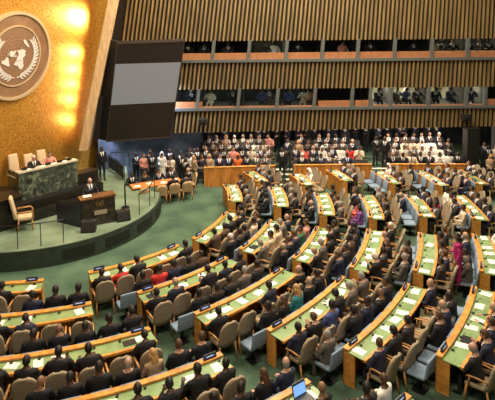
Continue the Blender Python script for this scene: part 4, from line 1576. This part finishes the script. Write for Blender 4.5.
tang = math.atan2(TAX.y, TAX.x)
for k, (x, w_) in enumerate(((-.55, 'first'), (.20, 'second'), (.80, 'third'), (1.40, 'fourth'))):
    side_chair('tan round-backed chair before the long orange table, %s from left' % w_, x, -.62, 0)
side_chair('tan round-backed chair turned sideways at right end of the long table', 1.85, .15, PI / 2)
for k, (c, pose, x, y, rz, lab) in enumerate((
        ('k', 'desk', -.75, .75, -PI / 2, 'person in black suit seated behind left end of the long orange table'),
        ('f', 'ladydesk', -.15, .80, -PI / 2, 'person in charcoal dress seated second behind the long orange table'),
        ('K', 'write', .50, .80, -PI / 2, 'person in black suit seated third behind the long orange table'),
        ('M', 'desk', 1.10, .80, -PI / 2, 'person in charcoal suit seated fourth behind the long orange table'),
        ('k', 'turn', .82, -.58, PI / 2, 'person in black suit on third tan chair before the long table'),
        ('M', 'turnr', 1.42, -.58, PI / 2, 'person in charcoal suit on fourth tan chair before the long table'),
        ('J', 'lap', 1.80, .15, PI, 'person in black suit on sideways tan chair at the long table'))):
    person(c, pose, TAO + TAX * x + TAY * y, tang + rz, lab, 'people at the long table', .92)
for (c, pose, x, y, fc, lab) in (
        ('P', 'standlady', -5.15, 25.85, -60, 'person in pink jacket standing leftmost behind the long table'),
        ('k', 'standfold', -4.72, 25.95, -80, 'person in black suit standing second behind the long table'),
        ('W', 'standlady', -4.28, 26.15, -90, 'person in white robe and headscarf standing behind the long table'),
        ('c', 'standhold', -3.70, 25.5, -120, 'person in cream jacket reading, standing behind the long table'),
        ('k', 'stand', -3.20, 25.6, -100, 'person in black suit standing behind right end of long table'),
        ('w', 'standlady', -2.85, 25.95, -140, 'person in white robe standing right of the long table'),
        ('L', 'standlady', -2.60, 25.45, -150, 'person in tan top with blonde hair standing by the barrier end'),
        ('k', 'standfold', -2.55, 26.3, -70, 'person in black suit standing at left end of the gallery'),
        ('M', 'stand', -2.95, 26.9, -90, 'person in charcoal suit standing behind the left gallery end'),
        ('k', 'stand', -2.95, 25.0, -130, 'person in black suit standing by the sideways tan chair'),
        ('D', 'standfold', -2.75, 26.75, -70, 'person with shaved head standing at the back of left gallery end'),
        ('k', 'stand', -3.35, 26.3, -90, 'person in black suit standing behind the cream jacket reader'),
        ('f', 'standlady', -4.95, 26.6, -80, 'person in charcoal dress standing against the blue wall'),
        ('k', 'standhold', -5.55, 26.1, -60, 'person in black suit reading papers left of the pink jacket'),
        ('k', 'stand', -3.95, 26.75, -90, 'person in black suit standing by blue wall behind white robe'),
        ('m', 'standlady', 6.12, 15.25, 160, 'person in bright magenta dress standing between the desk blocks'),
        ('k', 'stand', 1.62, 25.5, -95, 'person in black suit standing on the left gallery stairs'),
        ('M', 'standfold', 1.95, 26.0, -120, 'person in charcoal suit standing on the left gallery stairs'),
        ('k', 'standfold', 6.30, 26.3, -70, 'person in black suit standing on left side of right stairs'),
        ('D', 'stand', 6.75, 26.2, -110, 'person with shaved head standing on right side of right stairs'),
        ('L', 'standlady', 11.50, 25.15, -100, 'person in tan coat with blonde hair standing beside the dark column'),
        ('k', 'stand', 12.00, 25.6, -110, 'person in black suit standing second right of the dark column'),
        ('M', 'standfold', 12.45, 25.3, -100, 'person in charcoal suit standing third right of the dark column'),
        ('c', 'stand', 12.25, 26.3, -100, 'person in cream jacket standing behind others right of dark column'),
        ('k', 'stand', 11.85, 26.25, -90, 'person in black suit standing close behind the dark column'),
        ('D', 'stand', 12.60, 25.0, -120, 'person with shaved head in doorway right of dark column'),
        ('M', 'stand', 11.95, 26.9, -90, 'person in charcoal suit far back right of dark column'),
        ('k', 'standhold', 12.75, 25.9, -130, 'person in black suit at right picture edge beside dark column')):
    z = 0.0
    if 1.3 < x < 2.2 or 6 < x < 6.9:
        z = .64 if y > 26.04 else (.32 if y < 25.9 else .64)
    elif y > 26.05 and x > -2.6:
        z = .15
    person(c, pose, (x, y, z), R(fc), lab, None, .92)

# ------------------------------------------------------------------ gallery audience: the front row one by one while people are few, the rest one crowd
rnd = random.Random(5)
GAL = []
mixed = 'kkMKKgbBgNcfJckwLGMh'
bright = 'cwWccwPkMwKWgc'
for row, (y, z) in enumerate(TIER[:4]):
    x = -2.35 + .23 * (row % 2)
    while x < 10.5:
        if not any(a - .25 < x < b + .25 for a, b in AISLE) and rnd.random() < .95:
            c = rnd.choice(bright if 7.6 < x < 10.1 and row in (1, 2) else mixed)
            GAL.append([x + rnd.uniform(-.05, .05), y + .30, z, c, row])
        x += .455


def recolour(x, row, c):
    g = min((g for g in GAL if g[4] == row), key=lambda g: abs(g[0] - x))
    g[3] = c


for x, row, c in ((-.45, 0, 'o'), (3.0, 1, 'R'), (3.75, 1, 'W'), (5.0, 1, 'r'), (5.5, 1, 'c'), (-.6, 1, 'P'), (.3, 1, 'c'), (.9, 2, 'c'), (7.6, 0, 'k'), (-1.6, 2, 'N'), (1.0, 3, 'P')):
    recolour(x, row, c)

M_gchair = mat('gallery_seat', (0.07, 0.065, 0.06), .8)
bm = bmesh.new()
for row, (y, z) in enumerate(TIER[:4]):
    for xa, xb in ((-2.55, 1.3), (2.2, 6.0), (6.9, 10.55)):
        add_box(bm, xa, xb, y + .12, y + .56, z, z + .42)
        add_box(bm, xa, xb, y + .54, y + .60, z, z + .80)
struct('trim_benches', bm, M_gchair)
bm = bmesh.new()
for xa, xb in ((-2.1, 1.3), (2.2, 6.0), (6.9, 10.55)):
    add_box(bm, xa, xb, 25.80, 25.98, 0.0, .80)
struct('trim_front_ledge', bm, M_black)

GAL.sort(key=lambda g: (g[4], 0 if g[3] in 'oRrW' else 1))
SEC = lambda x: 'left of left stairs' if x < 1.6 else ('between the stairs' if x < 6.4 else 'right of right stairs')
count = {}
rest = []
for x, y, z, c, row in sorted(GAL, key=lambda g: (g[4], g[0])):
    sec = SEC(x)
    if row < 1 and N_PEOPLE < 299 or c in 'orR' and N_PEOPLE < 299:
        count[(row, sec)] = count.get((row, sec), 0) + 1
        kx = count[(row, sec)]
        pose = 'lady' if c in LADIES else rnd.choice(['lap', 'turn', 'turnr', 'phone'])
        person(c, pose, (x, y, z - .03), R(-95 + rnd.uniform(-15, 15)), 'person, %s, %s in %s gallery row, %s' % (LOOK[c][4], ORD[kx], ROWW[row + 1], sec), 'gallery audience front', .98)
    else:
        rest.append((x, y, z - .03, c, rnd.choice(['lap', 'turn', 'turnr', 'phone', 'cross']) if c not in LADIES else 'lady', R(-95 + rnd.uniform(-20, 20)), .98))
# standing people at the back of the gallery and the people in the booths
for i in range(24):
    x = -2.3 + i * .55 + rnd.uniform(-.15, .15)
    rest.append((x, 29.1 + rnd.uniform(-.2, .3), .72, rnd.choice('kkMKnbBD'), rnd.choice(['stand', 'standfold', 'standhold']), R(-95 + rnd.uniform(-30, 30)), .92))
for (x, z, c, pose) in ((-2.9, 3.66, 'J', 'desk'), (-1.9, 3.66, 'W', 'desk'), (-.75, 3.66, 'K', 'phone'), (.75, 3.66, 'v', 'desk'), (1.1, 3.66, 'g', 'turn'), (2.1, 3.66, 'v', 'turn'), (2.9, 3.66, 'c', 'desk'), (3.1, 3.66, 'P', 'turnr'),
                        (6.6, 3.66, 'M', 'write'), (7.6, 3.66, 'g', 'desk'), (8.0, 3.66, 'v', 'write'), (8.6, 3.66, 'M', 'desk'), (9.6, 3.66, 'k', 'turn'), (10.3, 3.66, 'b', 'desk'), (11.4, 3.66, 'b', 'desk'),
                        (-3.0, 6.06, 'k', 'desk'), (-2.2, 6.06, 'k', 'turn'), (-1.0, 6.06, 'M', 'desk'), (.9, 6.06, 'f', 'desk'), (1.35, 6.06, 'w', 'turnr'), (2.6, 6.06, 'k', 'desk'), (4.8, 6.06, 'P', 'turn'), (6.2, 6.06, 'k', 'desk'),
                        (8.4, 6.06, 'k', 'turn'), (9.5, 6.06, 'c', 'desk'), (9.9, 6.06, 'k', 'turn'), (10.4, 6.06, 'J', 'desk'), (11.2, 6.06, 'k', 'turnr'), (11.7, 6.06, 'g', 'desk'), (12.2, 6.06, 'k', 'desk')):
    rest.append((x, FY + .75, z - .35, c, pose if pose in POSES else 'desk', R(-90 + rnd.uniform(-25, 25)), .92))

LOD = {}


def lod(pose, c):
    """Arrays of a lighter copy of body and hair of one pose and look."""
    if (pose, c) not in LOD:
        parts = []
        for me in [body_mesh(pose, c)] + ([hair_of(pose, c)] if LOOK[c][2] else []):
            o = link('tmp', me)
            d = o.modifiers.new('d', 'DECIMATE')
            d.ratio = .3
            m2 = bpy.data.meshes.new_from_object(o.evaluated_get(bpy.context.evaluated_depsgraph_get()))
            bpy.data.objects.remove(o)
            parts.append(([v.co.copy() for v in m2.vertices], [tuple(p.vertices) for p in m2.polygons], [p.material_index for p in m2.polygons], list(me.materials)))
            bpy.data.meshes.remove(m2)
        LOD[(pose, c)] = parts
    return LOD[(pose, c)]


V, Fc, MI, CM = [], [], [], []
for x, y, z, c, pose, fc, sc in rest:
    tr = Matrix.Translation((x, y, z)) @ Matrix.Rotation(fc - PI / 2, 4, 'Z') @ Matrix.Scale(sc, 4)
    for vs, fs, ms, mats_ in lod(pose, c):
        b0 = len(V)
        V += [tr @ v for v in vs]
        Fc += [tuple(i + b0 for i in f) for f in fs]
        idx = []
        for m in mats_:
            if m not in CM:
                CM.append(m)
            idx.append(CM.index(m))
        MI += [idx[k] for k in ms]
me = bpy.data.meshes.new('audience_crowd')
me.from_pydata(V, [], Fc)
for m in CM:
    me.materials.append(m)
me.polygons.foreach_set('material_index', MI)
me.polygons.foreach_set('use_smooth', [True] * len(Fc))
o = link('audience_crowd', me)
tag(o, 'dense rows of people sitting and standing in dim gallery and booths', 'crowd', None, 'stuff')
print('PEOPLE', N_PEOPLE, 'CROWD', len(rest), 'VERTS', len(V))
